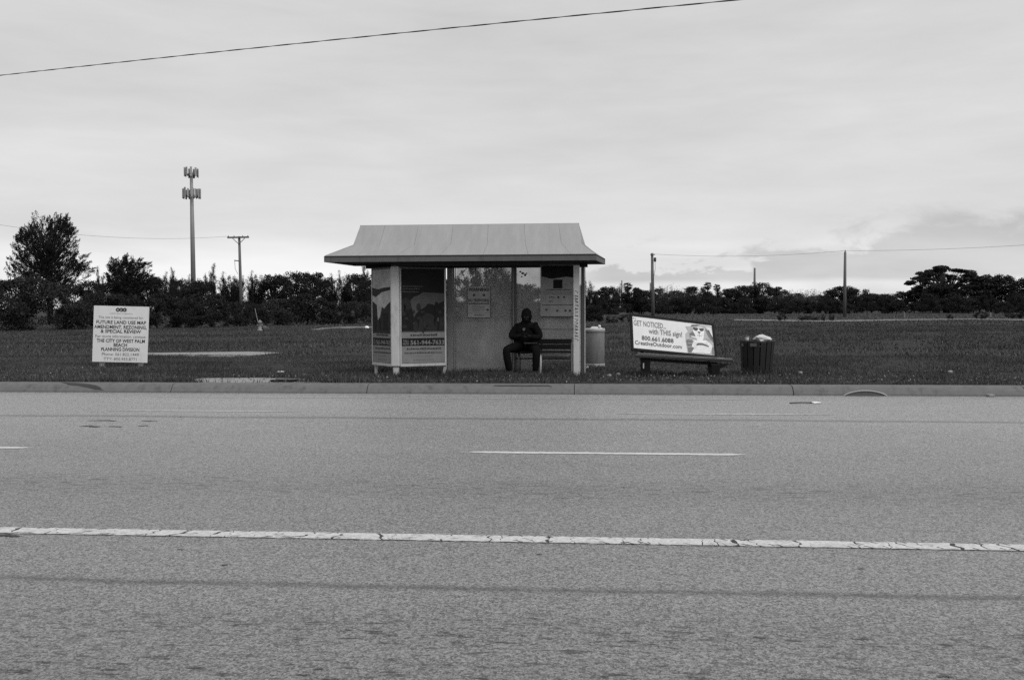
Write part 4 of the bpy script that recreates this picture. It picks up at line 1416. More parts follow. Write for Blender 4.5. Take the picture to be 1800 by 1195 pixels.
t, plx, plz = pole(422.5, 415.5, 85, .13, 'wooden utility pole with a wide crossarm before the left trees', lean=.12)
G().beam((plx - 1.1, 84.85, plz - .12), (plx + 1.0, 84.85, plz - .10), .13, .15).ob('crossarm', M['pole'], t)
for d in (-1.0, -.45, .4, .9):
    G().lathe((plx + d, 84.85, plz - .05), [(.03, 0), (.05, .06), (.03, .12)], 8).ob('insulator', M['pole'], t)
for d in (-1, 1):
    G().beam((plx, 84.85, plz - .75), (plx + d * .6, 84.85, plz - .2), .05, .05).ob('arm_brace', M['pole'], t)
zz = at(415, 458, 85)[2]
G().beam((plx - .45, 84.85, zz), (plx, 84.85, zz - .05), .08, .1).ob('side_arm', M['pole'], t)
G().tube([(plx - .42, 84.85, zz), (plx - .38, 84.85, zz - .8), (plx - .12, 84.85, zz - 1.3)], .02, 5).ob('down_lead', M['wire'], t)
t, p2x, p2z = pole(1146, 445, 118, .19, 'thick dark utility pole behind the tilted advertising bench', lean=.15)
G().beam((p2x - .25, 117.8, p2z - .2), (p2x + .35, 117.8, p2z - .2), .12, .12).ob('crossarm', M['pole'], t)
zz = at(1150, 457, 118)[2]
G().lathe((p2x + .35, 117.75, zz - .25), [(.12, 0), (.16, .1), (.16, .5), (.1, .55)], 10).ob('transformer', M['antenna_d'], t)
G().tube([(p2x + .35, 117.75, zz - .25), (p2x + .38, 117.75, zz - 1.2), (p2x + .12, 117.8, zz - 2.6)], .025, 5).ob('down_lead', M['wire'], t)
t, p3x, p3z = pole(1484.5, 443, 110, .16, 'tall bare utility pole standing in the open right of the bench', lean=.0)
G().lathe((p3x, 110, p3z), [(.05, 0), (.07, .1), (.04, .22)], 8).ob('insulator', M['antenna_d'], t)
pole(1326, 471, 205, .24, 'slim far utility pole above the round trees right of the bench')
pole(1093, 493, 230, .17, 'thin far pole tip above the trees between the shelter and the bench', name='far_pole')
pole(1143, 497, 230, .17, 'short far pole tip just left of the thick utility pole', name='far_pole')
a = gnd(455, 571)
gw = at(448, 542, 60)
g = G().tube([(at(455.5, 567, 60)[0], 60, GZ), (gw[0], 60, gw[2])], .022, 6)
tag(g.ob('guy_guard', M['mono']), 'pale thin leaning guy-wire guard just above the hydrant', 'guy wire')
for px in (322, 349):
    a, b = gnd(px, 586), at(px, 574, gnd(px, 586)[1])
    tag(G().tube([(a[0], a[1], .05), (a[0], a[1], b[2])], .045, 7).ob('short_post', M['bark']), 'short dark stump post at the foot of the left bushes, ' + ('right' if px == 349 else 'left') + ' one of two', 'post', 'short dark posts')
for px, y0, y1, Y in ((1521, 566, 559, 92), (1590, 557, 549, 105), (1741, 562, 549, 105)):
    a = at(px, y0, Y)
    b = at(px, y1, Y)
    lab = {1521: 'short dark marker post on the far sandy track', 1590: 'thin pale marker post in the far lot before the dark trees', 1741: 'thin pale marker post in the far lot below the tall right trees'}[px]
    tag(G().tube([(a[0], Y, .05), (a[0], Y, b[2])], .06, 6).ob('marker_post', M['bark'] if px == 1521 else M['stone']), lab, 'post')


def wire(pts, r, name, label, n=24, sag=0.0):
    P0, P1 = np.array(pts[0], float), np.array(pts[1], float)
    L = [P0 + (P1 - P0) * k / n - np.array([0, 0, sag * 4 * (k / n) * (1 - k / n)]) for k in range(n + 1)]
    return tag(G().tube(L, r, 5).ob(name, M['wire']), label, 'wire')


wl = at(-60, 385, 70)
wire([(plx - 1.0, 84.85, plz), (wl[0], 70, wl[2])], .010, 'power_wire', 'thin wire running left from the crossarm pole past the tall feathery tree', sag=.75)
wire([(p2x + .05, 117.9, p2z - .12), (p3x, 110, p3z + .15)], .014, 'power_wire', 'thin wire between the thick pole and the bare pole', sag=.45)
we = at(1900, 424, 92)
wire([(p3x, 110, p3z + .15), (we[0], 92, we[2])], .014, 'power_wire', 'thin wire running right from the bare pole out of view', sag=.25)
# twisted cable high above the road
c0, c1, c2 = at(0, 133, 25.0), at(650, 75, 21.0), at(1300, 0, 17.0)
cab = G()
N_ = 160
sp = [[], []]
for k in range(N_ + 1):
    t = -0.45 + 1.9 * k / N_
    p = c0 + (c2 - c0) * t
    mid = c1 - (c0 + c2) / 2
    p = p + mid * 4 * t * (1 - t) * np.array([0, 0, 1])
    for q in (0, 1):
        ang = k * 1.05 + q * math.pi
        sp[q].append(p + np.array([0, math.cos(ang), math.sin(ang)]) * 0.0075)
for q in (0, 1):
    cab.tube(sp[q], 0.0085 if q == 0 else 0.0065, 5)
tag(cab.ob('overhead_cable', M['wire']), 'twisted black cable crossing the sky above the road, rising to the right', 'cable')


# ------------------------------------------------------------------ trees
def cards(C_, size, asp, dirs=None, spread=1.0, rg=rng):
    """rhombic leaves at C_; dirs: preferred long axis"""
    n = len(C_)
    u = rg.normal(size=(n, 3))
    if dirs is not None:
        u = dirs + spread * u * 0.4
    u /= np.linalg.norm(u, axis=1)[:, None]
    v = np.cross(u, rg.normal(size=(n, 3)))
    v /= np.linalg.norm(v, axis=1)[:, None]
    s = size * rg.uniform(.6, 1.35, n)[:, None]
    V = np.stack([C_ - u * s, C_ + v * s * asp, C_ + u * s, C_ - v * s * asp], 1).reshape(-1, 3)
    b = np.arange(n)[:, None] * 4
    T = np.concatenate([b + np.array([[0, 1, 2]]), b + np.array([[0, 2, 3]])], 1).reshape(-1, 3)
    return V, T


def inside(poly, x, y):
    n = len(poly)
    c = np.zeros(len(x), bool)
    j = n - 1
    for i in range(n):
        xi, yi, xj, yj = poly[i][0], poly[i][1], poly[j][0], poly[j][1]
        c ^= ((yi > y) != (yj > y)) & (x < (xj - xi) * (y - yi) / (yj - yi + 1e-12) + xi)
        j = i
    return c


def lump(x, y, s, seed):
    r = np.random.default_rng(seed)
    v = np.zeros(len(x))
    for k in range(6):
        a = r.uniform(0, 2 * math.pi)
        f_ = s * r.uniform(.5, 2.2)
        v += np.sin((x * math.cos(a) + y * math.sin(a)) * f_ + r.uniform(0, 6.28))
    return v / 6


class TreeMesh:
    def __init__(s, trunk_g, crown_VT, leaf):
        s.trunk = mesh('trunk', trunk_g.V, trunk_g.F, M['bark'], True)
        s.crown = mesh_np('crown', *crown_VT, M[leaf])


def broad(seed, h=6.0, w=3.0, nl=3600, leaf=.14, clumps=26, low=.12, flat=1.0, mt='leaf', shell=.75, gap=1.0):
    rg = np.random.default_rng(seed)
    g = G()
    g.tube([(0, 0, -.1), (rg.uniform(-.1, .1), 0, h * .25), (rg.uniform(-.2, .2), rg.uniform(-.2, .2), h * .5)], (.045 * h * .6, .035 * h * .6, .02 * h * .6), 8)
    cc, rr = [], []
    for k in range(clumps):
        z = rg.uniform(low, .95)
        env = math.sin(math.pi * min(.97, max(.10, (z * .86 + .12)))) ** .6
        a = rg.uniform(0, 2 * math.pi)
        q = w * env * math.sqrt(rg.uniform(.05, 1)) * rg.uniform(.75, 1.12)
        r = w * rg.uniform(.15, .30)
        cc.append((q * math.cos(a), q * math.sin(a), min(z * h, h - r * .6 * flat)))
        rr.append(r)
        if rg.random() < .6:
            p = np.array(cc[-1])
            b = np.array([0, 0, h * min(.45, z * .5)])
            g.tube([b, (b + p) / 2 + (0, 0, .1 * h), p], (.012 * h, .008 * h, .003 * h), 5)
    cc, rr = np.array(cc), np.array(rr)
    pk = rg.choice(clumps, nl, p=rr ** 2 / (rr ** 2).sum())
    d = rg.normal(size=(nl, 3))
    d /= np.linalg.norm(d, axis=1)[:, None]
    rad = rg.uniform(0, 1, nl) ** (1 / (3 * shell)) * rg.uniform(.88, 1.06, nl)
    pts = cc[pk] + d * (rr[pk] * rad)[:, None] * np.array([1, 1, .72 * flat])
    pts[:, 2] = np.maximum(pts[:, 2], .05)
    return TreeMesh(g, cards(pts, leaf, .55, rg=rg), mt)


def feathery(seed, h=8.0, w=3.2, stems=None, ns=7, nb=20, nl=60, leaf=.26, blen=.30, lean=.12, mt='leaf_needle', asp=.16):
    """Australian-pine habit: several leaders, each a ragged ascending plume of needle brushes"""
    rg = np.random.default_rng(seed)
    g = G()
    g.tube([(0, 0, -.1), (0, 0, h * .14)], (.028 * h, .022 * h), 8)
    if stems is None:
        stems = []
        for k in range(ns):
            q = -1 + 2 * (k + rg.uniform(.1, .9)) / ns
            stems.append((q * .8 + lean * .5, rg.uniform(.78, 1.0) * (1 - .16 * abs(q)), .0))
        stems[ns // 2] = (stems[ns // 2][0] * .5, 1.0, 0)
    P_, D_ = [], []
    for (qx, hf, sag) in stems:
        top = np.array([qx * w, rg.uniform(-.45, .45) * w, hf * h])
        base = np.array([0, 0, h * rg.uniform(.06, .26)])
        mid = np.array([top[0] * .62, top[1] * .6, h * hf * .42 + sag * h])
        g.tube([base, .25 * base + .5 * mid + .25 * top, top * (1, 1, .985)], (.013 * h, .009 * h, .002 * h), 6)
        L_ = np.linalg.norm(top - base)
        for b in range(int(nb * (.5 + L_ / h))):
            t = rg.uniform(.14, 1.0)
            o = base * (1 - t) ** 2 + 2 * mid * t * (1 - t) + top * t * t
            tg = 2 * (mid - base) * (1 - t) + 2 * (top - mid) * t
            tg = tg / np.linalg.norm(tg)
            ln = blen * w * (1.05 - .62 * t) * rg.uniform(.5, 1.25)
            dv = rg.normal(size=3)
            dv = dv - tg * (dv @ tg)
            dv = dv / np.linalg.norm(dv) * rg.uniform(.5, 1.0) + tg * rg.uniform(.35, .9) + np.array([lean, 0, .28])
            dv /= np.linalg.norm(dv)
            e = o + dv * ln
            if rg.random() < .45:
                g.tube([o, o + dv * ln * .5, e], (.0035 * h, .0025 * h, .001 * h), 4)
            m = max(10, int(nl * (ln / (blen * w)) ** .8))
            tt = rg.uniform(.05, 1.08, m)
            wid = (.10 * ln + .012 * h) * (.4 + 1.2 * np.sin(np.pi * np.clip(tt, 0, 1)))
            P_.append(o + dv * (ln * tt)[:, None] + rg.normal(size=(m, 3)) * wid[:, None])
            D_.append(np.tile(dv + np.array([lean * .6, 0, .15]), (m, 1)))
    P_, D_ = np.concatenate(P_), np.concatenate(D_)
    P_[:, 2] = np.maximum(P_[:, 2], .05)
    return TreeMesh(g, cards(P_, leaf, asp, D_, 1.0, rg), mt)


def pine_from_outline(seed, pts, H_, n=420, m=46, leaf=.11, plume=.75, fan=.8, lean=.22, gaps=.55, root_z=.12):
    """Australian pine whose needle brushes fill a crown of the given upright profile (x, z in metres), round in plan"""
    rg = np.random.default_rng(seed)
    P_ = np.array(pts)
    x0, x1, z0, z1 = P_[:, 0].min(), P_[:, 0].max(), P_[:, 1].min(), P_[:, 1].max()
    g = G()
    g.tube([(0, 0, -.1), (.05, 0, z0), (.05, 0, z0 + (z1 - z0) * .55)], (.24, .19, .08), 8)
    xx, zz = rg.uniform(x0, x1, n * 8), rg.uniform(z0, z1, n * 8)
    ok = inside([tuple(q) for q in pts], xx, zz)
    ok &= ~((lump(xx, zz, 2.6, seed) > .30) & (rg.uniform(size=len(xx)) < gaps + .35 * (np.abs(xx) > .3 * (x1 - x0))))
    xx, zz = xx[ok][:n], zz[ok][:n]
    Cn, Dn = [], []
    for x, z in zip(xx, zz):
        half = .5 * (x1 - x0) * max(.15, 1 - ((z - z0) / (z1 - z0)) ** 1.5 * .8)
        y = rg.uniform(-1, 1) * half * math.sqrt(max(.05, 1 - min(1, abs(x) / (half + .8)) ** 2))
        r = np.array([x * fan / (.5 * (x1 - x0)), y * fan / (.5 * (x1 - x0)), root_z + .9 * (z - z0) / (z1 - z0)])
        d = r + np.array([lean, 0, .15]) + rg.normal(size=3) * .22
        d /= np.linalg.norm(d)
        ln = plume * rg.uniform(.6, 1.25)
        c = np.array([x, y, z])
        tt = rg.uniform(-1.0, .12, m)
        wid = ln * .17 * np.sqrt(np.clip(-tt + .15, .02, 1))
        Cn.append(c + d * (ln * tt)[:, None] + rg.normal(size=(m, 3)) * wid[:, None])
        Dn.append(np.tile(d, (m, 1)))
        if rg.random() < .30:
            b = np.array([.05, 0, max(z0 * .6, z - abs(x) * .55 - .35 * (z - z0))])
            a = c - d * ln * .6
            g.tube([b, (a + b) / 2 + (0, 0, -.05), a], (.05, .03, .012), 4)
    return TreeMesh(g, cards(np.concatenate(Cn), leaf, .2, np.concatenate(Dn), 1.0, rg), 'leaf_needle')


def umbrella(seed, h=9.0, w=7.0, layers=42, nl=7000, leaf=.3):
    rg = np.random.default_rng(seed)
    g = G()
    g.tube([(0, 0, -.1), (.2, 0, h * .22), (.1, .1, h * .36)], (.05 * h, .04 * h, .035 * h), 9)
    cc, rr = [], []
    for k in range(layers):
        a = rg.uniform(0, 2 * math.pi)
        q = w * math.sqrt(rg.uniform(.02, 1.0))
        env = h * (1 - .42 * (q / w) ** 2.2)
        z = env - rg.choice((0.0, .0, .0, .04, .12, .2)) * h * rg.uniform(.6, 1.3) - .03 * h
        cc.append((q * math.cos(a), q * math.sin(a), z))
        rr.append(w * rg.uniform(.09, .17))
        p = np.array(cc[-1])
        b = np.array([.1, .1, h * rg.uniform(.30, .38)])
        m = b + (p - b) * .55 + (0, 0, .05 * h)
        g.tube([b, m, p], (.014 * h, .009 * h, .003 * h), 5)
    for k in range(10):                         # lower skirts at the rim
        a = rg.uniform(0, 2 * math.pi)
        q = w * rg.uniform(.75, 1.0)
        cc.append((q * math.cos(a), q * math.sin(a), h * rg.uniform(.34, .52)))
        rr.append(w * rg.uniform(.14, .2))
    cc, rr = np.array(cc), np.array(rr)
    pk = rg.choice(len(cc), nl, p=rr ** 2 / (rr ** 2).sum())
    d = rg.normal(size=(nl, 3))
    d /= np.linalg.norm(d, axis=1)[:, None]
    pts = cc[pk] + d * (rr[pk] * rg.uniform(.2, 1.1, nl) ** .5)[:, None] * np.array([1, 1, .34])
    return TreeMesh(g, cards(pts, leaf, .5, rg=rg), 'leaf')


def wispy(seed, h=6.0, w=3.4, nb=90, nl=1500, leaf=.16):
    rg = np.random.default_rng(seed)
    g = G()
    pts = []
    for k in range(nb):
        a = rg.uniform(0, 2 * math.pi)
        q = w * math.sqrt(rg.uniform(0, 1))
        b = np.array([q * .25 * math.cos(a), q * .25 * math.sin(a), 0])
        e = np.array([q * math.cos(a), q * math.sin(a), h * rg.uniform(.6, 1.0) * (1 - .25 * (q / w) ** 2)])
        m = (b + e) / 2 + rg.normal(size=3) * .2
        g.tube([b, m, e], (.03, .022, .012), 4)
        t = rg.uniform(.25, 1, nl // nb)[:, None]
        pts.append(b + (e - b) * t + rg.normal(size=(nl // nb, 3)) * .28)
    return TreeMesh(g, cards(np.concatenate(pts), leaf, .35, rg=rg), 'leaf_pale')


def fan_palm(seed, h=7.0, hr=1.15):
    rg = np.random.default_rng(seed)
    g = G().tube([(0, 0, -.1), (.08, 0, h * .5), (0, 0, h - hr * .6)], (.2, .16, .15), 8)
    V, T = [], []
    c = np.array([0, 0, h - hr * .7])
    for k in range(44):
        d = rg.normal(size=3)
        d[2] = d[2] * .8 + .25
        d /= np.linalg.norm(d)
        s_ = np.cross(d, (0, 0, 1.0))
        s_ /= np.linalg.norm(s_) + 1e-9
        for q in range(9):
            an = (q - 4) * .26
            tip = c + d * hr * .45 + (d * math.cos(an) + s_ * math.sin(an)) * hr * .6 * rg.uniform(.8, 1.1) - np.array([0, 0, .10 * hr])
            rt = c + d * hr * .42
            sd = np.cross(tip - rt, rg.normal(size=3))
            sd = sd / np.linalg.norm(sd) * .05
            b = len(V)
            V += [rt - sd * .4, rt + sd * .4, (rt + tip) / 2 + sd, tip, (rt + tip) / 2 - sd]
            T += [(b, b + 1, b + 2), (b, b + 2, b + 4), (b + 4, b + 2, b + 3)]
    return TreeMesh(g, (np.array(V), np.array(T)), 'leaf')


KIND = {
    'oak_a': (broad(1, 6, 3.2, 9000, .12, 62), 6, 3.4), 'oak_b': (broad(2, 6, 3.6, 9000, .12, 66), 6, 3.8), 'oak_c': (broad(3, 5, 3.4, 8000, .12, 56), 5, 3.6),
    'bush_a': (broad(4, 3.2, 2.2, 7500, .08, 56, .05), 3.2, 2.4), 'bush_b': (broad(5, 3.0, 2.6, 7500, .08, 60, .05, mt='leaf_pale'), 3.0, 2.8), 'bush_c': (broad(6, 2.6, 2.3, 7000, .08, 50, .05), 2.6, 2.5),
    'low': (broad(7, 1.4, 1.3, 2500, .06, 26, .05), 1.4, 1.4),
    'pine_tall': (pine_from_outline(21, [((q - 88) * 74 / FPX, (540 - v) * 74 / FPX + CAM_H - GZ) for q, v in [(24, 462), (40, 456), (36, 449), (23, 437), (33, 435), (29, 422), (26, 411), (38, 403), (47, 399), (51, 388), (57, 377), (63, 369), (70, 373), (75, 386), (78, 394), (82, 380), (89, 375), (98, 382), (104, 374), (112, 369), (122, 371), (129, 384), (130, 396), (139, 401), (134, 412), (142, 416), (130, 424), (128, 434), (142, 435), (154, 443), (140, 450), (152, 459), (166, 459), (160, 467), (148, 475), (138, 481), (128, 492), (110, 505), (60, 505), (35, 480)]], 8.9, 760, 44, plume=.62), 1, 1),
    'pine_fan': (pine_from_outline(22, [((q - 228) * 72 / FPX, (540 - v) * 72 / FPX + CAM_H - GZ) for q, v in [(189, 481), (190, 460), (197, 451), (206, 454), (214, 446), (220, 449), (228, 443), (234, 449), (237, 457), (243, 452), (250, 446), (256, 457), (269, 461), (260, 469), (257, 477), (276, 486), (268, 500), (240, 520), (210, 520), (188, 500)]], 5.5, 300, 46, plume=.75, fan=1.3, lean=.38, gaps=.6), 1, 1),
    'pine_b': (feathery(12, 7, 3.0, [(-.75, .84, 0), (-.5, .93, 0), (-.2, .96, 0), (.1, 1.0, 0), (.38, .90, 0), (.62, .985, 0), (.9, .84, 0), (1.0, .74, 0), (.2, .85, 0), (-.3, .85, 0), (.75, .8, 0), (-.9, .7, 0)], nb=24, nl=120, leaf=.12, blen=.30, lean=.30, asp=.2), 7, 3.0),
    'pine_c': (feathery(13, 6, 1.7, None, 5, 26, 100, .11, .55, .15), 6, 1.7),
    'pine_d': (feathery(14, 6, 2.4, None, 9, 22, 105, .11, .42, .30), 6, 2.4), 'pine_e': (feathery(18, 6, 2.6, None, 8, 22, 105, .11, .42, .25), 6, 2.6),
    'umbrella': (umbrella(15, 9, 6.2, 95, 15000, .20), 9, 6.2), 'wispy': (wispy(16), 6, 3.4), 'palm': (fan_palm(17), 7, 1.15),
}
NAMES = {'oak': 'broadleaf_tree', 'bush': 'bush', 'low': 'bush', 'pine': 'pine_tree', 'umbrella': 'umbrella_tree', 'wispy': 'wispy_tree', 'palm': 'palm_tree'}
CATS = {'oak': 'tree', 'bush': 'bush', 'low': 'bush', 'pine': 'tree', 'umbrella': 'tree', 'wispy': 'tree', 'palm': 'palm tree'}


MARKS = [(20, 'the left edge of the view'), (88, 'the tallest feathery pine'), (212, 'the white notice board'), (340, 'the phone mast'), (422, 'the crossarm pole'), (457, 'the hydrant'), (560, 'the shelter roof\'s left corner'),
         (668, 'the shelter\'s left advertising panel'), (745, 'the shelter\'s right advertising panel'), (842, 'the warning plate'), (925, 'the seated person'), (980, 'the shelter poster'), (1045, 'the grey litter bin'), (1146, 'the thick utility pole'), (1180, 'the tilted bench sign'),
         (1252, 'the pair of round-headed palms'), (1330, 'the slatted trash can'), (1400, 'the pair of thin-twigged trees'), (1484, 'the bare utility pole'), (1590, 'the thin marker post'), (1664, 'the umbrella tree'), (1741, 'the pale far marker post'), (1800, 'the right edge of the view')]
USED = {}


def place_label(base, px, kind):
    d, nm = min((abs(px - q), n_) for q, n_ in MARKS)
    q = [m_[0] for m_ in MARKS if m_[1] == nm][0]
    rel = 'straight behind' if d < 9 else ('just left of' if px < q else 'just right of') if d < 26 else ('farther left of' if px < q else 'farther right of')
    if 'edge' in nm:
        rel = 'near' if d < 26 else 'some way in from' if (px > q) == (q < 900) else 'beyond'
    return f'{base} {rel} {nm}'


def tree(kind, px, ytop, Y, width_px=None, label=None, group=None, rz=None):
    if group:
        label = place_label(label, px, kind)
    tm, h0, w0 = KIND[kind]
    p = at(px, 540, Y)
    s = 1.035 if ytop is None else (at(px, ytop, Y)[2] - GZ) / h0
    sx = s if width_px is None else (width_px / 2) * Y / FPX / w0
    k = kind.split('_')[0]
    nm = NAMES[k]
    t = thing(nm, label, CATS[k], (p[0], Y, GZ), group, random.uniform(0, 6.28) if rz is None else rz)
    t.scale = (sx, sx, s)
    link('trunk', tm.trunk, t)
    link('crown', tm.crown, t)
    return t


# single trees that stand out
tree('pine_tall', 88, None, 74, None, 'tallest feathery pine, with a broad crown cut by sky, at the left', rz=0.0)
tree('pine_fan', 228, None, 72, None, 'feathery pine with upswept sprays between the tallest pine and the phone mast', rz=0.0)
tree('pine_c', 176, 474, 70, 26, 'small pointed pine just right of the tallest feathery pine')
tree('pine_c', 306, 476, 74, 30, 'small pointed pine just left of the phone mast')
tree('pine_c', 372, 469, 80, 34, 'narrow pine top right of the phone mast, left of the crossarm pole')
tree('umbrella', 1662, 466, 178, 126, 'wide umbrella-shaped tree with sky showing through its layers, at the right')
tree('oak_c', 1650, 500, 172, 90, 'low dark tree hiding the trunk of the umbrella tree')
tree('palm', 1244, 496, 200, 16, 'taller of two round-headed palms above the far trees behind the bench')
tree('palm', 1260, 500, 200, 15, 'shorter of two round-headed palms above the far trees behind the bench')
tree('palm', 1103, 497, 190, 20, 'dark round-headed palm above the trees between shelter and bench')
for px, yt, wd in ((1172, 494, 56), (1208, 499, 50)):
    tree('wispy', px, yt, 172, wd, 'pale thin-twigged tree, ' + ('left' if px == 1172 else 'right') + ' one of the pair behind the bench sign')
for px, yt, wd in ((1384, 503, 60), (1420, 502, 54)):
    tree('wispy', px, yt, 168, wd, 'pale thin-twigged tree, ' + ('left' if px == 1384 else 'right') + ' one of the pair left of the bare pole')
tree('oak_b', 1334, 496, 166, 72, 'dark dome-crowned tree below the slim far pole')
tree('oak_a', 1482, 502, 170, 84, 'dark dome-crowned tree right behind the bare pole')
tree('pine_b', 850, 456, 82, 112, 'feathery pine seen through the left acrylic sheet of the shelter', rz=0.3)
tree('pine_c', 640, 468, 78, 34, 'spiky pine top just left of the shelter\'s advertising panels')
tree('pine_d', 1028, 489, 96, 34, 'spiky pine just right of the shelter\'s right post')

LG, RG = 'dark trees massed behind the left half of the field', 'dark trees massed behind the right half of the field'
LB, RB = 'dark bushes along the left edge of the field', 'dark bushes along the right edge of the field'
L1 = 'dark tree in the left wood'
L2 = 'dark tree in the far right wood'
B1 = 'dense bush before the wood'
B2 = 'low bush before the far right wood'
# front bushes at the left, greyer and nearer
for px, yt, Y, wd, kd in ((-40, 500, 50, 130, 'bush_b'), (48, 487, 52, 150, 'bush_b'), (118, 500, 53, 110, 'bush_b'), (170, 515, 55, 90, 'bush_a'), (215, 516, 56, 100, 'bush_c'), (275, 516, 57, 100, 'bush_a'),
                          (325, 522, 58, 80, 'bush_c'), (372, 517, 60, 90, 'bush_a'), (412, 530, 64, 60, 'bush_c'), (-90, 490, 55, 140, 'bush_a'), (450, 533, 66, 60, 'bush_a'), (431, 528, 90, 50, 'bush_c'), (490, 525, 68, 80, 'bush_b'),
                          (540, 515, 70, 100, 'bush_a'), (590, 530, 72, 70, 'bush_c'), (625, 530, 73, 70, 'bush_b'), (668, 525, 76, 80, 'bush_a'), (720, 528, 78, 90, 'bush_c'), (770, 526, 80, 90, 'bush_a'), (822, 528, 82, 80, 'bush_c'), (870, 528, 84, 80, 'bush_a'),
                          (925, 528, 85, 90, 'bush_c'), (975, 530, 84, 80, 'bush_a'), (1022, 532, 82, 60, 'bush_a'), (1045, 535, 82, 46, 'bush_c')):
    tree(kd, px, yt, Y, wd, B1, LB)
for px, yt, Y, wd, kd in ((-60, 486, 78, 110, 'oak_a'), (20, 492, 80, 100, 'oak_c'), (150, 492, 82, 90, 'oak_b'), (200, 490, 84, 90, 'oak_a'), (262, 487, 84, 90, 'oak_c'), (318, 491, 86, 80, 'oak_b'), (355, 492, 90, 80, 'oak_a'),
                          (398, 480, 96, 70, 'pine_d'), (420, 486, 98, 60, 'pine_d'), (446, 478, 94, 60, 'pine_d'), (480, 481, 94, 84, 'oak_a'), (512, 477, 96, 90, 'oak_b'), (552, 477, 98, 90, 'oak_a'), (584, 482, 94, 60, 'pine_d'), (606, 478, 92, 60, 'pine_d'),
                          (628, 482, 92, 60, 'oak_c'), (668, 478, 94, 80, 'oak_a'), (716, 480, 96, 80, 'oak_b'), (765, 482, 96, 80, 'oak_a'), (790, 486, 96, 70, 'pine_d'), (876, 490, 98, 70, 'oak_c'), (905, 497, 98, 70, 'oak_a'), (936, 499, 98, 70, 'oak_b'), (985, 500, 98, 80, 'oak_a'),
                          (1046, 506, 100, 44, 'pine_d'), (1010, 502, 100, 60, 'oak_c'), (290, 480, 96, 60, 'pine_d'), (335, 484, 98, 60, 'pine_d')):
    tree(kd, px, yt, Y, wd, L1, LG)
for px, yt, Y, wd, kd in ((1066, 503, 150, 56, 'oak_a'), (1082, 500, 160, 50, 'pine_d'), (1112, 506, 160, 56, 'oak_c'), (1128, 509, 165, 56, 'oak_a'), (1152, 506, 175, 60, 'oak_b'), (1188, 510, 180, 60, 'oak_a'), (1222, 504, 178, 60, 'oak_c'),
                          (1250, 512, 182, 60, 'oak_b'), (1284, 506, 178, 64, 'oak_a'), (1308, 502, 178, 60, 'oak_c'), (1362, 503, 178, 60, 'oak_a'), (1400, 515, 180, 70, 'oak_b'), (1436, 520, 182, 56, 'oak_c'), (1458, 512, 176, 50, 'oak_b'), (1506, 508, 176, 60, 'oak_c'), (1532, 515, 180, 60, 'oak_a'),
                          (1562, 516, 182, 64, 'oak_b'), (1592, 511, 180, 64, 'oak_a'), (1622, 502, 184, 60, 'oak_c'), (1640, 515, 186, 60, 'oak_a'), (1680, 512, 186, 70, 'oak_b'), (1722, 494, 184, 70, 'oak_c'), (1742, 481, 182, 76, 'oak_a'), (1778, 484, 180, 80, 'oak_b'), (1812, 486, 180, 80, 'oak_a'), (1850, 484, 182, 80, 'oak_c'), (1900, 486, 182, 90, 'oak_b')):
    tree(kd, px, yt, Y, wd, L2, RG)
for k in range(34):
    px = 1058 + k * 26 + random.uniform(-6, 6)
    tree(random.choice(('bush_a', 'bush_c', 'oak_c')), px, random.uniform(512, 534), 156 + random.uniform(0, 12), random.uniform(30, 56), B2, RB)
# scattered dark shrubs on the far lot
for px, y0, yt, wd, lab in ((1374, 564, 550, 18, 'small dark shrub alone on the far lot right of the slatted trash can'), (1447, 565, 552, 8, 'narrow dark shrub on the far lot left of the bare pole'), (1462, 564, 552, 12, 'rounded dark shrub on the far lot at the bare pole'),
                            (1420, 563, 555, 50, 'spreading low dark shrub on the far lot left of the bare pole'), (1670, 561, 553, 14, 'small dark shrub on the far lot below the umbrella tree'), (1725, 561, 548, 26, 'larger dark shrub on the far lot right of the umbrella tree'),
                            (1785, 560, 546, 40, 'large dark shrub at the right edge of the far lot'), (1105, 566, 552, 40, 'dark shrub just behind the left edge of the tilted bench sign'), (1075, 568, 556, 30, 'dark shrub behind the litter bin and left of the bench sign')):
    tree('low', px, yt, gnd(px, y0)[1], wd, lab)


# ------------------------------------------------------------------ grass
def blades(x, y, h, wd, material, name, label, z=GZ - .012, lean=.5):
    n = len(x)
    a = rng.uniform(0, 2 * math.pi, n)
    b = rng.uniform(0, 2 * math.pi, n)
    l_ = h * rng.uniform(.1, lean * 1.6, n)
    base = np.stack([x, y, np.full(n, z)], 1)
    sd = np.stack([np.cos(a) * wd / 2, np.sin(a) * wd / 2, np.zeros(n)], 1)
    tip = base + np.stack([np.cos(b) * l_, np.sin(b) * l_, h], 1)
    V = np.stack([base - sd, base + sd, tip], 1).reshape(-1, 3)
    T = np.arange(3 * n).reshape(-1, 3)
    o = link(name, mesh_np(name, V, T, material))
    o['kind'] = 'stuff'
    o['label'] = label
    return o


def scatter(n, y0, y1, margin=1.0):
    """uniform over the wedge of ground the photograph sees"""
    y = np.sqrt(rng.uniform(y0 ** 2, y1 ** 2, n))
    t = rng.uniform(-.74, .62, n)
    return y * t, y


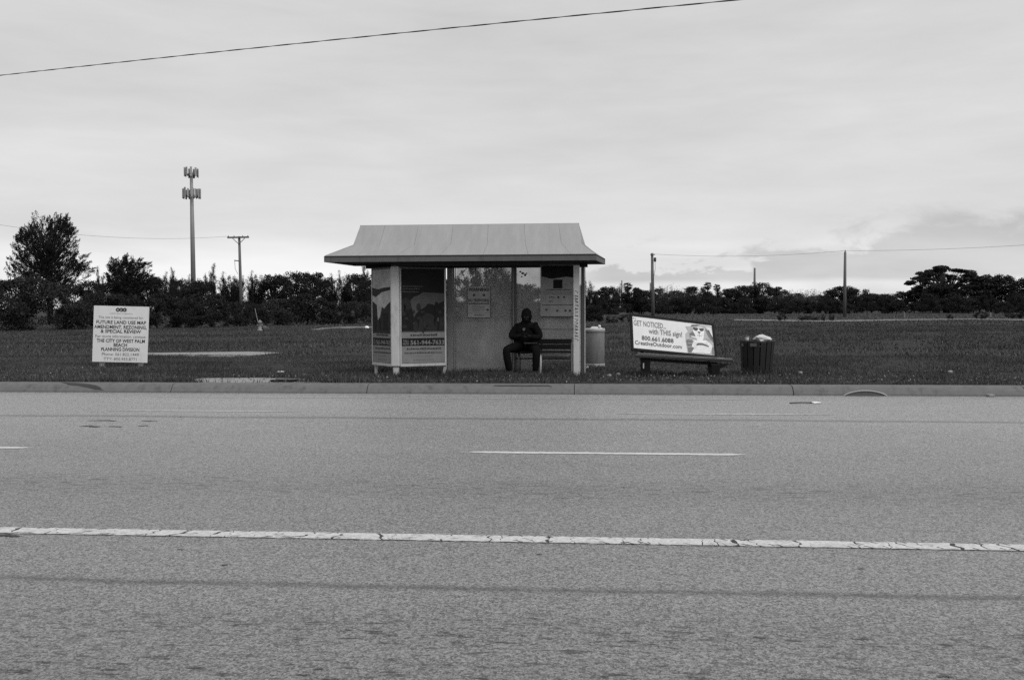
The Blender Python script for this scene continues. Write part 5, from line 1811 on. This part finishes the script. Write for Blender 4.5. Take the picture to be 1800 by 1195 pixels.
n = 290000
x, y = scatter(n, KY + .37, 24.5)
lp = lump(x, y, 1.6, 3) + .6 * lump(x, y, 6.0, 4)
keep = (rng.uniform(size=n) < .68 + .9 * lp) & ~(inside(pad_poly, x, y) & ((lump(x, y, 3.0, 9) < .5) | (x < gnd(540, 668)[0]))) 
x, y, lp = x[keep], y[keep], lp[keep]
h = rng.uniform(.025, .068, len(x)) * (1 + .6 * lp)
edge = np.clip(1 - np.abs(y - 16.4) / 1.0, 0, 1)
h *= 1 + .5 * edge * (rng.uniform(size=len(x)) < .3)
blades(x, y, h, rng.uniform(.006, .014, len(x)), M['blade'], 'grass', 'rough short grass of the verge behind the kerb')
# longer weeds round the posts, legs and slab edges
xs_, ys_ = [], []
for cx_, cy_, rx_, ry_, m in [(-2.9, 16.95, 1.0, .12, 500), (-1.7, 16.85, 1.5, .15, 2600), (-1.9, 17.9, 1.0, .2, 900), (cx, PFY, .15, .12, 160), (rp, PFY, .2, .12, 200), (1.15, 17.25, .2, .15, 160), (2.45, 17.25, .2, .15, 160), (tc[0], 17.8, .4, .12, 400),
                              (bc[0], bc[1] - .25, .3, .1, 200), (-10.3, 19.4, .7, .1, 260), (gnd(590, 670)[0], 15.75, .6, .22, 1300), (gnd(560, 668)[0], 15.85, .2, .14, 200), (gnd(315, 672)[0], 15.5, .35, .08, 400), (gnd(180, 672)[0], 15.55, 1.3, .12, 900)]:
    xs_.append(rng.normal(cx_, rx_ * .6, m))
    ys_.append(np.maximum(rng.normal(cy_, ry_ * .6, m), KY + .37))
x, y = np.concatenate(xs_), np.concatenate(ys_)
blades(x, y, rng.uniform(.06, .15, len(x)), rng.uniform(.007, .015, len(x)), M['blade'], 'weeds', 'longer weeds around posts and slab edges')
n = 230000
x, y = scatter(n, 24.3, 62)
lp = lump(x, y, .9, 5) + .5 * lump(x, y, 3.0, 6)
keep = (rng.uniform(size=n) < .62 + .9 * lp) & ~(inside(path1, x, y) & (lump(x, y, 2.0, 8) < .35)) & ~inside(path2, x, y)
x, y, lp = x[keep], y[keep], lp[keep]
blades(x, y, rng.uniform(.05, .10, len(x)) * (1 + .4 * lp), rng.uniform(.018, .04, len(x)), M['blade_far'], 'grass', 'rough grass of the open field')
n = 70000
x, y = scatter(n, 60, 150)
keep = ~inside(path3, x, y) & ~inside(path2, x, y)
x, y = x[keep], y[keep]
blades(x, y, rng.uniform(.06, .14, len(x)), rng.uniform(.05, .10, len(x)), M['blade_far'], 'grass', 'far grass of the open field')
# dead leaves and bits lying in the verge
n = 2600
x, y = scatter(n, KY + .4, 19.0)
keep = rng.uniform(size=n) < np.where(y < 17.2, 1.0, .25)
x, y = x[keep], y[keep]
Cc = np.stack([x, y, np.full(len(x), GZ + .02) + rng.uniform(0, .03, len(x))], 1)
Vd, Td = cards(Cc, .018, .6)
o = link('dead_leaves', mesh_np('dead_leaves', Vd, Td, M['deadleaf']))
o['kind'] = 'stuff'
o['label'] = 'dead leaves and bits scattered in the verge grass'
